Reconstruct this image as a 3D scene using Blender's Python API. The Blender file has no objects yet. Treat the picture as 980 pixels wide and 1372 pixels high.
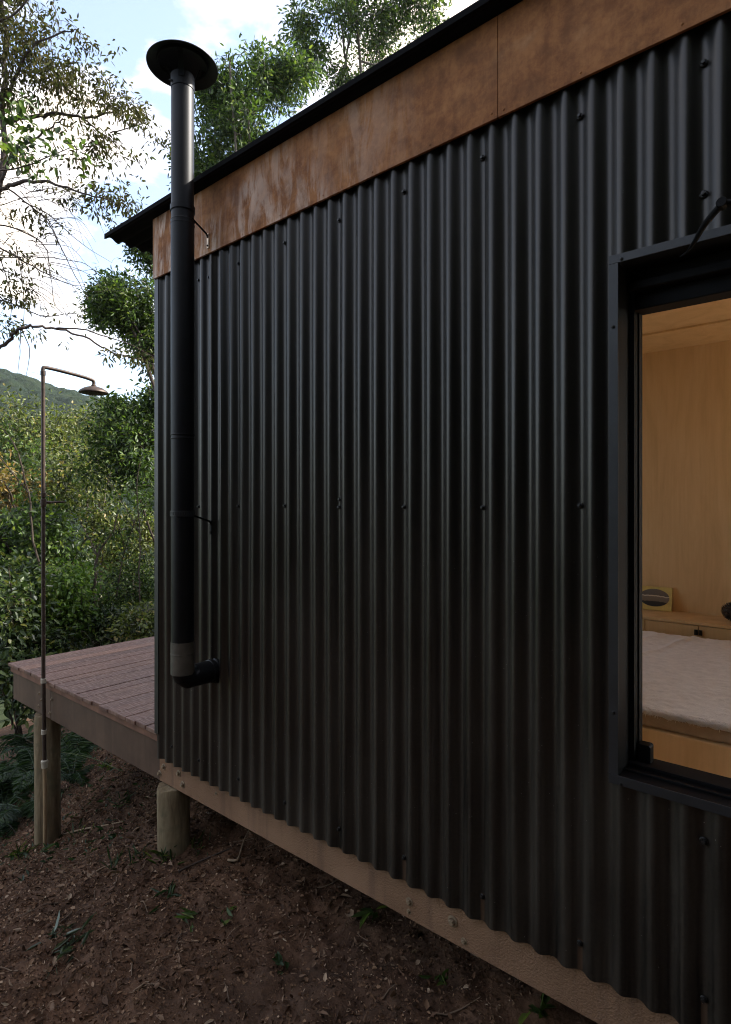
import bpy, math, random
import numpy as np
from mathutils import Vector

rnd = random.Random(7)
RN = np.random.default_rng(11)
scene = bpy.context.scene
col = scene.collection

# ------------------------------------------------------------------ camera
FPX, CXP, HY = 790.0, 490.0, 679.0          # focal length, centre and horizon in photo pixels
EYE = 1.65
CAM = np.array([2.785, -1.635, EYE])
FW = np.array([-0.6453, 0.7638, 0.0]); FW /= np.linalg.norm(FW)
RT = np.array([FW[1], -FW[0], 0.0])
UP = np.array([0.0, 0.0, 1.0])
cam_data = bpy.data.cameras.new('camera')
cam = bpy.data.objects.new('camera', cam_data); col.objects.link(cam)
cam.location = CAM
cam.rotation_euler = (math.radians(90), 0, math.atan2(-FW[0], FW[1]))
cam_data.sensor_fit = 'VERTICAL'
cam_data.sensor_height = 36.0
cam_data.lens = FPX / 1372.0 * 36.0
cam_data.shift_y = -7.0 / 1372.0
cam_data.clip_start = 0.02
cam_data.clip_end = 3000.0
scene.camera = cam

# ------------------------------------------------------------------ light
SUN_AZ = math.atan2(0.55, 0.80)           # direction towards the sun, x = sin, y = cos
SUN_EL = math.radians(40)
world = bpy.data.worlds.new('World'); scene.world = world
world.use_nodes = True
wn, wl = world.node_tree.nodes, world.node_tree.links
wn.clear()
w_out = wn.new('ShaderNodeOutputWorld'); w_bg = wn.new('ShaderNodeBackground')
w_sky = wn.new('ShaderNodeTexSky'); w_sky.sky_type = 'NISHITA'
w_sky.sun_disc = False; w_sky.sun_elevation = SUN_EL; w_sky.sun_rotation = SUN_AZ
w_sky.air_density = 1.0; w_sky.dust_density = 1.0; w_sky.ozone_density = 1.0
w_tc = wn.new('ShaderNodeTexCoord')
w_map = wn.new('ShaderNodeMapping'); w_map.inputs['Scale'].default_value = (1.0, 1.0, 2.2)
w_map.inputs['Location'].default_value = (0.35, 0.1, 0.0)
w_noi = wn.new('ShaderNodeTexNoise'); w_noi.inputs['Scale'].default_value = 4.2
w_noi.inputs['Detail'].default_value = 8; w_noi.inputs['Roughness'].default_value = 0.55
w_noi.inputs['Distortion'].default_value = 0.25
w_ramp = wn.new('ShaderNodeValToRGB')
w_ramp.color_ramp.elements[0].position = 0.48; w_ramp.color_ramp.elements[0].color = (0.10, 0.10, 0.10, 1)
w_ramp.color_ramp.elements[1].position = 0.66; w_ramp.color_ramp.elements[1].color = (0.96, 0.96, 0.96, 1)
w_mix = wn.new('ShaderNodeMixRGB'); w_mix.inputs['Color2'].default_value = (5.1, 4.4, 3.6, 1)
w_bg.inputs['Strength'].default_value = 0.125
wl.new(w_tc.outputs['Generated'], w_map.inputs['Vector']); wl.new(w_map.outputs['Vector'], w_noi.inputs['Vector'])
wl.new(w_noi.outputs['Fac'], w_ramp.inputs['Fac']); wl.new(w_ramp.outputs['Color'], w_mix.inputs['Fac'])
wl.new(w_sky.outputs['Color'], w_mix.inputs['Color1']); wl.new(w_mix.outputs['Color'], w_bg.inputs['Color'])
wl.new(w_bg.outputs['Background'], w_out.inputs['Surface'])

sun_data = bpy.data.lights.new('sun', 'SUN')
sun_data.energy = 3.4; sun_data.angle = math.radians(1.5); sun_data.color = (1.0, 0.95, 0.87)
sun = bpy.data.objects.new('sun', sun_data); col.objects.link(sun)
_sd = Vector((math.sin(SUN_AZ) * math.cos(SUN_EL), math.cos(SUN_AZ) * math.cos(SUN_EL), math.sin(SUN_EL)))
sun.rotation_euler = _sd.to_track_quat('Z', 'Y').to_euler()
sun.location = (6, 9, 12)

scene.view_settings.view_transform = 'Standard'
scene.view_settings.look = 'None'
scene.view_settings.exposure = 1.9
scene.view_settings.gamma = 1.0
scene.render.engine = 'CYCLES'
scene.cycles.use_denoising = True
scene.cycles.max_bounces = 8
scene.cycles.transparent_max_bounces = 12
scene.cycles.sample_clamp_indirect = 6.0
scene.cycles.filter_width = 1.1


# ------------------------------------------------------------------ helpers
def P(px, py, Z):
    """photo pixel at depth Z -> world point"""
    return CAM + Z * (FW + RT * ((px - CXP) / FPX) + UP * ((HY - py) / FPX))


def WY(px, py, y):
    """photo pixel -> world point on the plane y = const (parallel to the cabin wall)"""
    d = FW + RT * ((px - CXP) / FPX) + UP * ((HY - py) / FPX)
    return CAM + d * ((y - CAM[1]) / d[1])


def wx(px, y=0.0):
    return float(WY(px, HY, y)[0])


def norm(v):
    return v / np.maximum(np.linalg.norm(v, axis=-1, keepdims=True), 1e-9)


def smooth(x, a, b):
    t = np.clip((x - a) / (b - a), 0, 1)
    return t * t * (3 - 2 * t)


def _hash(ix, iy, seed):
    h = (ix * 374761393 + iy * 668265263 + seed * 1442695041) & 0xffffffff
    h = ((h ^ (h >> 13)) * 1274126177) & 0xffffffff
    return ((h ^ (h >> 16)) & 0xffff) / 65535.0


def vnoise(x, y, seed=0):
    x = np.asarray(x, float); y = np.asarray(y, float)
    ix = np.floor(x).astype(np.int64); iy = np.floor(y).astype(np.int64)
    fx = x - ix; fy = y - iy
    fx = fx * fx * (3 - 2 * fx); fy = fy * fy * (3 - 2 * fy)
    a = _hash(ix, iy, seed); b = _hash(ix + 1, iy, seed)
    c = _hash(ix, iy + 1, seed); d = _hash(ix + 1, iy + 1, seed)
    return (a * (1 - fx) + b * fx) * (1 - fy) + (c * (1 - fx) + d * fx) * fy


def fbm(x, y, octaves=4, seed=0):
    s = 0.0; a = 0.5
    for o in range(octaves):
        s = s + a * (vnoise(x, y, seed + o * 17) - 0.5); a *= 0.5
        x = np.asarray(x) * 2.03 + 3.1; y = np.asarray(y) * 2.03 + 1.7
    return s


class MB:
    """collects shapes that become ONE mesh object"""
    def __init__(self):
        self.v = []; self.f = []; self.n = 0

    def add(self, verts, faces):
        verts = np.asarray(verts, float)
        self.v.append(verts)
        self.f += [tuple(i + self.n for i in q) for q in faces]
        self.n += len(verts)
        return self

    def box(self, x0, x1, y0, y1, z0, z1):
        v = [(x0, y0, z0), (x1, y0, z0), (x1, y1, z0), (x0, y1, z0), (x0, y0, z1), (x1, y0, z1), (x1, y1, z1), (x0, y1, z1)]
        return self.add(v, [(0, 3, 2, 1), (4, 5, 6, 7), (0, 1, 5, 4), (1, 2, 6, 5), (2, 3, 7, 6), (3, 0, 4, 7)])

    def tube(self, path, radii, sides=8, caps=True):
        path = np.asarray(path, float); n = len(path)
        radii = np.broadcast_to(np.asarray(radii, float), (n,))
        tan = np.gradient(path, axis=0) if n > 2 else np.repeat((path[1] - path[0])[None], n, 0)
        tan = norm(tan)
        ref = np.array([0, 0, 1.0]) if abs(tan[0][2]) < 0.9 else np.array([1.0, 0, 0])
        u = norm(np.cross(tan[0], ref)); rings = []
        ang = np.arange(sides) * 2 * math.pi / sides
        for i in range(n):
            u = u - tan[i] * np.dot(u, tan[i]); u = u / max(np.linalg.norm(u), 1e-9)
            w = np.cross(tan[i], u)
            rings.append(path[i] + radii[i] * (np.cos(ang)[:, None] * u + np.sin(ang)[:, None] * w))
        f = []
        for i in range(n - 1):
            for k in range(sides):
                a = i * sides + k; b = i * sides + (k + 1) % sides
                f.append((a, b, b + sides, a + sides))
        if caps:
            f.append(tuple(range(sides - 1, -1, -1))); f.append(tuple((n - 1) * sides + k for k in range(sides)))
        return self.add(np.concatenate(rings), f)

    def lathe(self, prof, c, segs=32, axis='z', closed=False):
        """prof: (radius, height) list round an axis through c"""
        v = []; f = []; n = len(prof)
        for k in range(segs):
            a = 2 * math.pi * k / segs; ca, sa = math.cos(a), math.sin(a)
            for r, h in prof:
                if axis == 'z': p = (c[0] + r * ca, c[1] + r * sa, c[2] + h)
                elif axis == 'y': p = (c[0] + r * ca, c[1] + h, c[2] - r * sa)
                else: p = (c[0] + h, c[1] + r * ca, c[2] + r * sa)
                v.append(p)
        for k in range(segs):
            k2 = (k + 1) % segs
            for i in range(n - 1):
                f.append((k * n + i, k2 * n + i, k2 * n + i + 1, k * n + i + 1))
            if closed: f.append((k * n + n - 1, k2 * n + n - 1, k2 * n, k * n))
        return self.add(v, f)

    def prism(self, poly, y0, y1):
        """polygon in x,z extruded along y"""
        n = len(poly)
        v = [(x, y0, z) for x, z in poly] + [(x, y1, z) for x, z in poly]
        f = [tuple(range(n)), tuple(range(2 * n - 1, n - 1, -1))]
        f += [(i, i + n, (i + 1) % n + n, (i + 1) % n) for i in range(n)]
        return self.add(v, f)

    def mesh(self, name, mat, smooth_angle=None):
        me = bpy.data.meshes.new(name)
        v = np.concatenate(self.v) if self.v else np.zeros((0, 3))
        me.from_pydata(v.tolist(), [], self.f)
        me.validate()
        if mat: me.materials.append(mat)
        if smooth_angle is not None:
            me.polygons.foreach_set('use_smooth', [True] * len(me.polygons))
            if smooth_angle < 180: me.set_sharp_from_angle(angle=math.radians(smooth_angle))
        return me

    def build(self, name, mat, parent=None, sm=None, bevel=0.0):
        o = bpy.data.objects.new(name, self.mesh(name, mat, sm)); col.objects.link(o)
        if parent is not None: o.parent = parent
        if bevel:
            b = o.modifiers.new('bevel', 'BEVEL'); b.width = bevel; b.segments = 2; b.limit_method = 'ANGLE'
        return o


def quads_object(name, verts, faces4, mat, parent=None, sm=True):
    """fast mesh of quads from numpy arrays"""
    me = bpy.data.meshes.new(name)
    nv, nf = len(verts), len(faces4)
    me.vertices.add(nv); me.vertices.foreach_set('co', np.ascontiguousarray(verts, dtype=np.float32).ravel())
    me.loops.add(nf * 4); me.loops.foreach_set('vertex_index', np.ascontiguousarray(faces4, dtype=np.int32).ravel())
    me.polygons.add(nf); me.polygons.foreach_set('loop_start', np.arange(0, nf * 4, 4, dtype=np.int32))
    if sm: me.polygons.foreach_set('use_smooth', np.ones(nf, dtype=bool))
    me.update(calc_edges=True); me.validate()
    if mat: me.materials.append(mat)
    o = bpy.data.objects.new(name, me); col.objects.link(o)
    if parent is not None: o.parent = parent
    return o


def tag(o, label=None, cat=None, group=None, kind=None):
    if label: o['label'] = label
    if cat: o['category'] = cat
    if group: o['group'] = group
    if kind: o['kind'] = kind
    return o


def empty(name, loc=(0, 0, 0)):
    o = bpy.data.objects.new(name, None); col.objects.link(o)
    o.location = loc; o.empty_display_size = 0.2
    return o


def under(o, parent):
    """parent keeping world coordinates (meshes are built in world space)"""
    o.parent = parent
    o.matrix_parent_inverse = parent.matrix_world.inverted() if False else o.matrix_parent_inverse
    o.location = -Vector(parent.location)
    return o


def put(mb, name, mat, parent, sm=None, bevel=0.0):
    """build in world coordinates, parent to an unrotated Empty"""
    o = mb.build(name, mat, parent, sm, bevel)
    base = Vector(parent.location)
    if parent.parent is not None: base = Vector((0, 0, 0))
    o.location = -base if parent.type == 'EMPTY' else Vector((0, 0, 0))
    return o


def catmull(pts, sub=4):
    pts = np.asarray(pts, float); n = len(pts)
    if n < 3: return np.linspace(pts[0], pts[-1], sub + 1)
    out = []
    for i in range(n - 1):
        p0 = pts[max(i - 1, 0)]; p1 = pts[i]; p2 = pts[i + 1]; p3 = pts[min(i + 2, n - 1)]
        for k in range(sub):
            t = k / sub
            out.append(0.5 * (2 * p1 + (p2 - p0) * t + (2 * p0 - 5 * p1 + 4 * p2 - p3) * t * t + (3 * p1 - p0 - 3 * p2 + p3) * t ** 3))
    out.append(pts[-1])
    return np.array(out)


# ------------------------------------------------------------------ materials
class NT:
    def __init__(self, name):
        self.m = bpy.data.materials.new(name); self.m.use_nodes = True
        self.n = self.m.node_tree.nodes; self.l = self.m.node_tree.links
        self.b = self.n['Principled BSDF']; self.out = self.n['Material Output']
        self._tc = None

    def node(self, t, **kw):
        x = self.n.new(t)
        for k, v in kw.items(): setattr(x, k, v)
        return x

    def link(self, a, b): self.l.new(a, b)

    def tc(self, which='Object'):
        if self._tc is None: self._tc = self.node('ShaderNodeTexCoord')
        return self._tc.outputs[which]

    def mapped(self, scale=(1, 1, 1), which='Object', loc=(0, 0, 0)):
        m = self.node('ShaderNodeMapping'); m.inputs['Scale'].default_value = scale; m.inputs['Location'].default_value = loc
        self.link(self.tc(which), m.inputs['Vector']); return m.outputs['Vector']

    def noise(self, vec, scale=5, detail=4, rough=0.5, dist=0.0):
        t = self.node('ShaderNodeTexNoise'); t.inputs['Scale'].default_value = scale; t.inputs['Detail'].default_value = detail
        t.inputs['Roughness'].default_value = rough; t.inputs['Distortion'].default_value = dist
        if vec is not None: self.link(vec, t.inputs['Vector'])
        return t.outputs['Fac']

    def ramp(self, fac, stops):
        r = self.node('ShaderNodeValToRGB'); cr = r.color_ramp
        while len(cr.elements) < len(stops): cr.elements.new(0.5)
        for e, (p, c) in zip(cr.elements, stops):
            e.position = p; e.color = tuple(c) + (1,) if len(c) == 3 else c
        self.link(fac, r.inputs['Fac']); return r.outputs['Color']

    def mix(self, fac, a, b, blend='MIX'):
        m = self.node('ShaderNodeMixRGB', blend_type=blend)
        for s, v in ((m.inputs['Fac'], fac), (m.inputs['Color1'], a), (m.inputs['Color2'], b)):
            if hasattr(v, 'is_output'): self.link(v, s)
            elif isinstance(v, (int, float)): s.default_value = v
            else: s.default_value = tuple(v) + (1,)
        return m.outputs['Color']

    def math(self, op, a, b=None):
        m = self.node('ShaderNodeMath', operation=op)
        for i, v in enumerate((a, b)):
            if v is None: continue
            if hasattr(v, 'is_output'): self.link(v, m.inputs[i])
            else: m.inputs[i].default_value = v
        return m.outputs[0]

    def bump(self, h, strength=0.3, dist=0.01, prev=None):
        b = self.node('ShaderNodeBump'); b.inputs['Strength'].default_value = strength; b.inputs['Distance'].default_value = dist
        self.link(h, b.inputs['Height'])
        if prev is not None: self.link(prev, b.inputs['Normal'])
        self.link(b.outputs['Normal'], self.b.inputs['Normal']); return b.outputs['Normal']

    def set(self, color=None, rough=None, metal=None, spec=None):
        for k, v in (('Base Color', color), ('Roughness', rough), ('Metallic', metal), ('Specular IOR Level', spec)):
            if v is None: continue
            s = self.b.inputs[k]
            if hasattr(v, 'is_output'): self.link(v, s)
            elif isinstance(v, (int, float)): s.default_value = v
            else: s.default_value = tuple(v) + (1,)
        return self


def m_cladding():
    t = NT('black_painted_steel')
    blot = t.noise(t.mapped((1, 1, 0.5)), 3.0, 4, 0.55)
    streak = t.noise(t.mapped((70, 70, 0.9)), 1.0, 5, 0.6)
    grit = t.noise(t.tc(), 120, 3, 0.7)
    dust = t.math('ADD', t.math('ADD', t.math('MULTIPLY', blot, 0.35), t.math('MULTIPLY', streak, 0.40)), t.math('MULTIPLY', grit, 0.25))
    z = t.node('ShaderNodeSeparateXYZ'); t.link(t.tc(), z.inputs[0])
    low = t.node('ShaderNodeMapRange'); t.link(z.outputs['Z'], low.inputs['Value'])
    low.inputs['From Min'].default_value = EYE + 0.2; low.inputs['From Max'].default_value = EYE - 1.3
    low.inputs['To Min'].default_value = 0.16; low.inputs['To Max'].default_value = 0.95
    d = t.math('MULTIPLY', t.ramp(dust, [(0.38, (0, 0, 0)), (0.62, (1, 1, 1))]), low.outputs[0])
    base = t.mix(d, (0.0036, 0.0034, 0.0032), (0.046, 0.036, 0.027))
    vo = t.node('ShaderNodeTexVoronoi'); vo.inputs['Scale'].default_value = 46; t.link(t.tc(), vo.inputs['Vector'])
    sp = t.math('MULTIPLY', t.math('LESS_THAN', vo.outputs['Distance'], 0.055),
                t.math('GREATER_THAN', t.noise(t.tc(), 30, 1), 0.52))
    base = t.mix(t.math('MULTIPLY', sp, low.outputs[0]), base, (0.34, 0.33, 0.3))
    ph = t.math('PINGPONG', t.math('SUBTRACT', z.outputs['X'], wx(778, 0.009) - 0.304 * 20), 0.152)
    run = t.math('MULTIPLY', t.math('LESS_THAN', ph, t.math('ADD', 0.003, t.math('MULTIPLY', streak, 0.008))), t.math('LESS_THAN', z.outputs['Z'], EYE - 1.205))
    run = t.math('MULTIPLY', run, t.math('GREATER_THAN', z.outputs['X'], 1.3))
    base = t.mix(t.math('MULTIPLY', run, 0.5), base, (0.10, 0.055, 0.032))
    r = t.math('ADD', t.math('MULTIPLY', dust, 0.12), t.math('MULTIPLY', d, 0.30))
    t.set(base, t.math('ADD', r, 0.25), 0.0, 0.5)
    t.bump(t.noise(t.mapped((1, 1, 0.25)), 55, 3), 0.05, 0.002)
    t.b.inputs['Specular Tint'].default_value = (1.0, 0.94, 0.87, 1)
    return t.m


def m_corten():
    t = NT('weathered_rust_steel')
    n1 = t.noise(t.mapped((1, 1, 1.4)), 3.2, 7, 0.62, 0.3)
    n2 = t.math('ADD', t.math('MULTIPLY', t.noise(t.tc(), 26, 7, 0.72, 0.2), 0.6), t.math('MULTIPLY', t.noise(t.mapped((9, 1, 1.2)), 2.0, 5, 0.65, 0.3), 0.4))
    c = t.ramp(n1, [(0.30, (0.14, 0.050, 0.019)), (0.44, (0.26, 0.104, 0.038)), (0.56, (0.37, 0.165, 0.066)), (0.70, (0.48, 0.27, 0.14))])
    c = t.mix(0.5, c, t.ramp(n2, [(0.42, (0.12, 0.040, 0.014)), (0.58, (0.38, 0.16, 0.056))]))
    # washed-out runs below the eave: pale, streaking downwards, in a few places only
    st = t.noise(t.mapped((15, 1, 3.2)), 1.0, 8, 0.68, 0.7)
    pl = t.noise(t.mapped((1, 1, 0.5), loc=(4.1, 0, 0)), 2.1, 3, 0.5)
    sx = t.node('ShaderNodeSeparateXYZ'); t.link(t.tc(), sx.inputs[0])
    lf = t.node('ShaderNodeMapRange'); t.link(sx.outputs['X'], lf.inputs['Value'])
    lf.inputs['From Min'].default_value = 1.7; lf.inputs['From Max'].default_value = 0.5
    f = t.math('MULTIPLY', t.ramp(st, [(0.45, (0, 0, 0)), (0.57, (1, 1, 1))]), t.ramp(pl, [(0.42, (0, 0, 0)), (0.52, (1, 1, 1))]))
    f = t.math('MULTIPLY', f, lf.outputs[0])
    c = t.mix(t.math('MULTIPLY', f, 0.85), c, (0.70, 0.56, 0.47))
    sm = t.noise(t.mapped((1, 1, 1), loc=(9, 0, 0)), 7, 5, 0.7)
    c = t.mix(t.math('MULTIPLY', t.ramp(sm, [(0.50, (0, 0, 0)), (0.62, (1, 1, 1))]), 0.28), c, (0.10, 0.045, 0.022))
    t.set(c, 0.78, 0.0, 0.25)
    t.bump(t.noise(t.tc(), 85, 4, 0.7), 0.18, 0.003)
    return t.m


def m_beam():
    t = NT('brown_coated_beam')
    n = t.noise(t.mapped((1, 1, 1.0)), 2.5, 5, 0.6); st = t.noise(t.mapped((16, 1, 1.2)), 1.0, 4, 0.6)
    c = t.ramp(n, [(0.3, (0.200, 0.113, 0.066)), (0.7, (0.32, 0.19, 0.115))])
    c = t.mix(t.math('MULTIPLY', t.ramp(st, [(0.52, (0, 0, 0)), (0.72, (1, 1, 1))]), 0.45), c, (0.10, 0.062, 0.048))
    t.set(c, 0.85, 0.0, 0.2)
    g = t.noise(t.tc(), 160, 3, 0.6)
    t.bump(t.ramp(g, [(0.38, (0, 0, 0)), (0.62, (1, 1, 1))]), 0.55, 0.004)
    return t.m


def m_channel():
    t = NT('brown_steel_channel')
    n = t.noise(t.mapped((1, 1, 1.0)), 4, 6, 0.65); st = t.noise(t.mapped((14, 1, 1)), 1.0, 4, 0.6)
    c = t.ramp(n, [(0.3, (0.062, 0.034, 0.022)), (0.7, (0.115, 0.066, 0.043))])
    c = t.mix(t.math('MULTIPLY', t.ramp(st, [(0.5, (0, 0, 0)), (0.75, (1, 1, 1))]), 0.4), c, (0.165, 0.098, 0.062))
    t.set(c, 0.6, 0.0, 0.35)
    t.bump(t.noise(t.tc(), 60, 4), 0.12, 0.002)
    return t.m


def m_deck():
    t = NT('rough_sawn_deck_wood')
    oi = t.node('ShaderNodeObjectInfo')
    vary = t.ramp(oi.outputs['Random'], [(0.0, (0.095, 0.044, 0.031)), (0.35, (0.180, 0.090, 0.062)), (0.7, (0.125, 0.064, 0.047)), (1.0, (0.23, 0.115, 0.070))])
    off = t.node('ShaderNodeVectorMath', operation='ADD'); t.link(t.tc(), off.inputs[0])
    cmb = t.node('ShaderNodeCombineXYZ'); t.link(t.math('MULTIPLY', oi.outputs['Random'], 37.0), cmb.inputs['Y']); t.link(cmb.outputs[0], off.inputs[1])
    mp = t.node('ShaderNodeMapping'); mp.inputs['Scale'].default_value = (22, 1.3, 1); t.link(off.outputs[0], mp.inputs['Vector'])
    grain = t.noise(mp.outputs['Vector'], 2.0, 6, 0.65, 0.4)
    mp2 = t.node('ShaderNodeMapping'); mp2.inputs['Scale'].default_value = (4, 46, 1); t.link(off.outputs[0], mp2.inputs['Vector'])
    saw = t.noise(mp2.outputs['Vector'], 2.0, 3, 0.6, 0.2)
    c = t.mix(0.75, vary, t.ramp(grain, [(0.3, (0.5, 0.48, 0.48)), (0.7, (1.35, 1.35, 1.37))]), 'MULTIPLY')
    c = t.mix(t.math('MULTIPLY', t.ramp(saw, [(0.46, (0, 0, 0)), (0.64, (1, 1, 1))]), 0.5), c, (0.36, 0.24, 0.185))
    blot = t.noise(t.tc(), 1.6, 3, 0.5)
    c = t.mix(t.math('MULTIPLY', t.ramp(blot, [(0.5, (0, 0, 0)), (0.7, (1, 1, 1))]), 0.35), c, (0.085, 0.06, 0.055))
    t.set(c, 0.58, 0.0, 0.32)
    p = t.bump(saw, 0.8, 0.006)
    t.bump(grain, 0.35, 0.004, p)
    return t.m


def m_simple(name, color, rough=0.5, metal=0.0, spec=0.5, var=0.25, scale=12, bump=0.0, bscale=60):
    t = NT(name)
    n = t.noise(t.tc(), scale, 4, 0.6)
    lo = tuple(c * (1 - var) for c in color); hi = tuple(min(1, c * (1 + var)) for c in color)
    t.set(t.ramp(n, [(0.3, lo), (0.7, hi)]), rough, metal, spec)
    if bump: t.bump(t.noise(t.tc(), bscale, 4, 0.6), bump, 0.004)
    return t.m


def m_post():
    t = NT('weathered_round_post')
    v = t.mapped((5, 5, 0.7)); n = t.noise(v, 6, 6, 0.65, 0.4)
    c = t.ramp(n, [(0.3, (0.10, 0.072, 0.042)), (0.52, (0.205, 0.155, 0.092)), (0.72, (0.29, 0.23, 0.145))])
    bl = t.noise(t.tc(), 9, 4, 0.6)
    c = t.mix(t.ramp(bl, [(0.52, (0, 0, 0)), (0.66, (1, 1, 1))]), c, (0.15, 0.125, 0.075))
    t.set(c, 0.85, 0.0, 0.2); t.bump(n, 0.4, 0.008)
    return t.m


def m_ply(name='plywood', tint=(1, 1, 1)):
    t = NT(name)
    v = t.mapped((3.2, 3.2, 0.55)); n = t.noise(v, 2.2, 6, 0.6, 1.2)
    f = t.noise(t.mapped((60, 60, 2.2)), 1.5, 3, 0.6)
    def k(c): return tuple(a * b for a, b in zip(c, tint))
    c = t.ramp(n, [(0.3, k((0.62, 0.425, 0.225))), (0.5, k((0.71, 0.50, 0.275))), (0.7, k((0.76, 0.555, 0.33)))])
    c = t.mix(t.math('MULTIPLY', t.ramp(f, [(0.45, (0, 0, 0)), (0.75, (1, 1, 1))]), 0.12), c, k((0.36, 0.18, 0.07)))
    kn = t.node('ShaderNodeTexVoronoi'); kn.inputs['Scale'].default_value = 2.6; t.link(t.mapped((1, 1, 0.35)), kn.inputs['Vector'])
    c = t.mix(t.math('MULTIPLY', t.math('LESS_THAN', kn.outputs['Distance'], 0.022), 0.7), c, (0.12, 0.055, 0.02))
    t.set(c, 0.48, 0.0, 0.4)
    return t.m


def m_soil():
    t = NT('forest_soil')
    big = t.noise(t.tc(), 1.1, 4, 0.6); mid = t.noise(t.tc(), 9, 6, 0.65); fine = t.noise(t.tc(), 70, 4, 0.7)
    c = t.ramp(mid, [(0.3, (0.040, 0.021, 0.012)), (0.5, (0.110, 0.058, 0.033)), (0.72, (0.205, 0.115, 0.070))])
    c = t.mix(t.ramp(big, [(0.4, (0, 0, 0)), (0.62, (0.55, 0.55, 0.55))]), c, (0.050, 0.034, 0.025))
    c = t.mix(t.math('MULTIPLY', t.ramp(fine, [(0.58, (0, 0, 0)), (0.72, (1, 1, 1))]), 0.5), c, (0.14, 0.095, 0.070))
    # further off the forest floor is covered in low green growth
    sx = t.node('ShaderNodeSeparateXYZ'); t.link(t.tc(), sx.inputs[0])
    far = t.math('GREATER_THAN', t.math('ADD', t.math('ABSOLUTE', sx.outputs['X']), t.math('MULTIPLY', t.noise(t.tc(), 0.6, 3), 3)), 9.0)
    c = t.mix(far, c, (0.035, 0.046, 0.018))
    t.set(c, 0.95, 0.0, 0.15)
    p = t.bump(mid, 0.6, 0.03)
    t.bump(fine, 0.8, 0.012, p)
    return t.m


def m_leaf(name, stops, transl=0.35, rough=0.45, spec=0.4, hue=None):
    t = NT(name)
    g = t.node('ShaderNodeNewGeometry')
    c = t.ramp(g.outputs['Random Per Island'], stops)
    t.set(c, rough, 0.0, spec)
    tr = t.node('ShaderNodeBsdfTranslucent')
    bright = t.mix(1.0, c, (1.35, 1.5, 0.8), 'MULTIPLY'); t.link(bright, tr.inputs['Color'])
    mx = t.node('ShaderNodeMixShader'); mx.inputs[0].default_value = transl
    t.link(t.b.outputs[0], mx.inputs[1]); t.link(tr.outputs[0], mx.inputs[2]); t.link(mx.outputs[0], t.out.inputs['Surface'])
    return t.m


def m_bark(name, a, b):
    t = NT(name)
    n = t.noise(t.mapped((6, 6, 2)), 5, 5, 0.65)
    t.set(t.ramp(n, [(0.3, a), (0.7, b)]), 0.9, 0.0, 0.2); t.bump(n, 0.5, 0.01)
    return t.m


def m_glass():
    t = NT('window_glass')
    t.n.remove(t.b)
    fr = t.node('ShaderNodeFresnel'); fr.inputs['IOR'].default_value = 1.45
    tr = t.node('ShaderNodeBsdfTransparent'); tr.inputs['Color'].default_value = (0.93, 0.95, 0.94, 1)
    gl = t.node('ShaderNodeBsdfGlossy'); gl.inputs['Roughness'].default_value = 0.02
    mx = t.node('ShaderNodeMixShader')
    t.link(fr.outputs[0], mx.inputs[0]); t.link(tr.outputs[0], mx.inputs[1]); t.link(gl.outputs[0], mx.inputs[2])
    t.link(mx.outputs[0], t.out.inputs['Surface'])
    return t.m


M = {}
M['clad'] = m_cladding()
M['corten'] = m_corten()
M['beam'] = m_beam()
M['channel'] = m_channel()
M['deck'] = m_deck()
M['edge_wood'] = m_simple('reddish_edge_board', (0.17, 0.078, 0.045), 0.75, var=0.35, scale=9, bump=0.2)
M['post'] = m_post()
M['ply'] = m_ply()
M['ply_dark'] = m_ply('plywood_cabinet', (0.95, 0.92, 0.85))
M['flash'] = m_simple('grey_black_flashing', (0.014, 0.015, 0.017), 0.42, var=0.3, scale=14, bump=0.03)
M['black'] = m_simple('black_powder_coat', (0.0025, 0.0025, 0.003), 0.6, spec=0.15, var=0.3, scale=30)
M['roof'] = m_simple('dark_roof_steel', (0.006, 0.006, 0.007), 0.85, spec=0.05, var=0.3, scale=10)
M['flue'] = m_simple('black_flue_paint', (0.0035, 0.0035, 0.004), 0.46, spec=0.25, var=0.35, scale=9, bump=0.03, bscale=20)
M['flue_low'] = m_simple('heat_faded_flue_steel', (0.072, 0.060, 0.045), 0.5, spec=0.5, var=0.35, scale=18, bump=0.05)
M['zinc'] = m_simple('dull_zinc', (0.30, 0.28, 0.26), 0.42, 0.8, var=0.3, scale=40)
M['bolt'] = m_simple('dusty_bolt', (0.26, 0.19, 0.12), 0.6, 0.3, var=0.4, scale=60)
M['screw'] = m_simple('black_screw', (0.013, 0.012, 0.011), 0.4, 0.2, var=0.3, scale=80)
M['brass'] = m_simple('pale_zinc_bracket', (0.55, 0.42, 0.30), 0.38, 0.6, var=0.3, scale=40)
M['shower'] = m_simple('aged_copper_pipe', (0.060, 0.040, 0.030), 0.5, 0.35, var=0.45, scale=22, bump=0.06)
M['pvc'] = m_simple('tan_plastic_pipe', (0.36, 0.25, 0.14), 0.5, var=0.2, scale=10)
M['coupling'] = m_simple('pale_coupling', (0.45, 0.40, 0.31), 0.5, var=0.2, scale=20)
M['fabric'] = m_simple('off_white_throw', (0.72, 0.69, 0.66), 0.95, spec=0.1, var=0.08, scale=30, bump=0.5, bscale=140)
M['mattress'] = m_simple('beige_mattress_cloth', (0.42, 0.34, 0.27), 0.95, spec=0.1, var=0.1, scale=40, bump=0.3, bscale=260)
M['soil'] = m_soil()
M['glass'] = m_glass()

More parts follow.
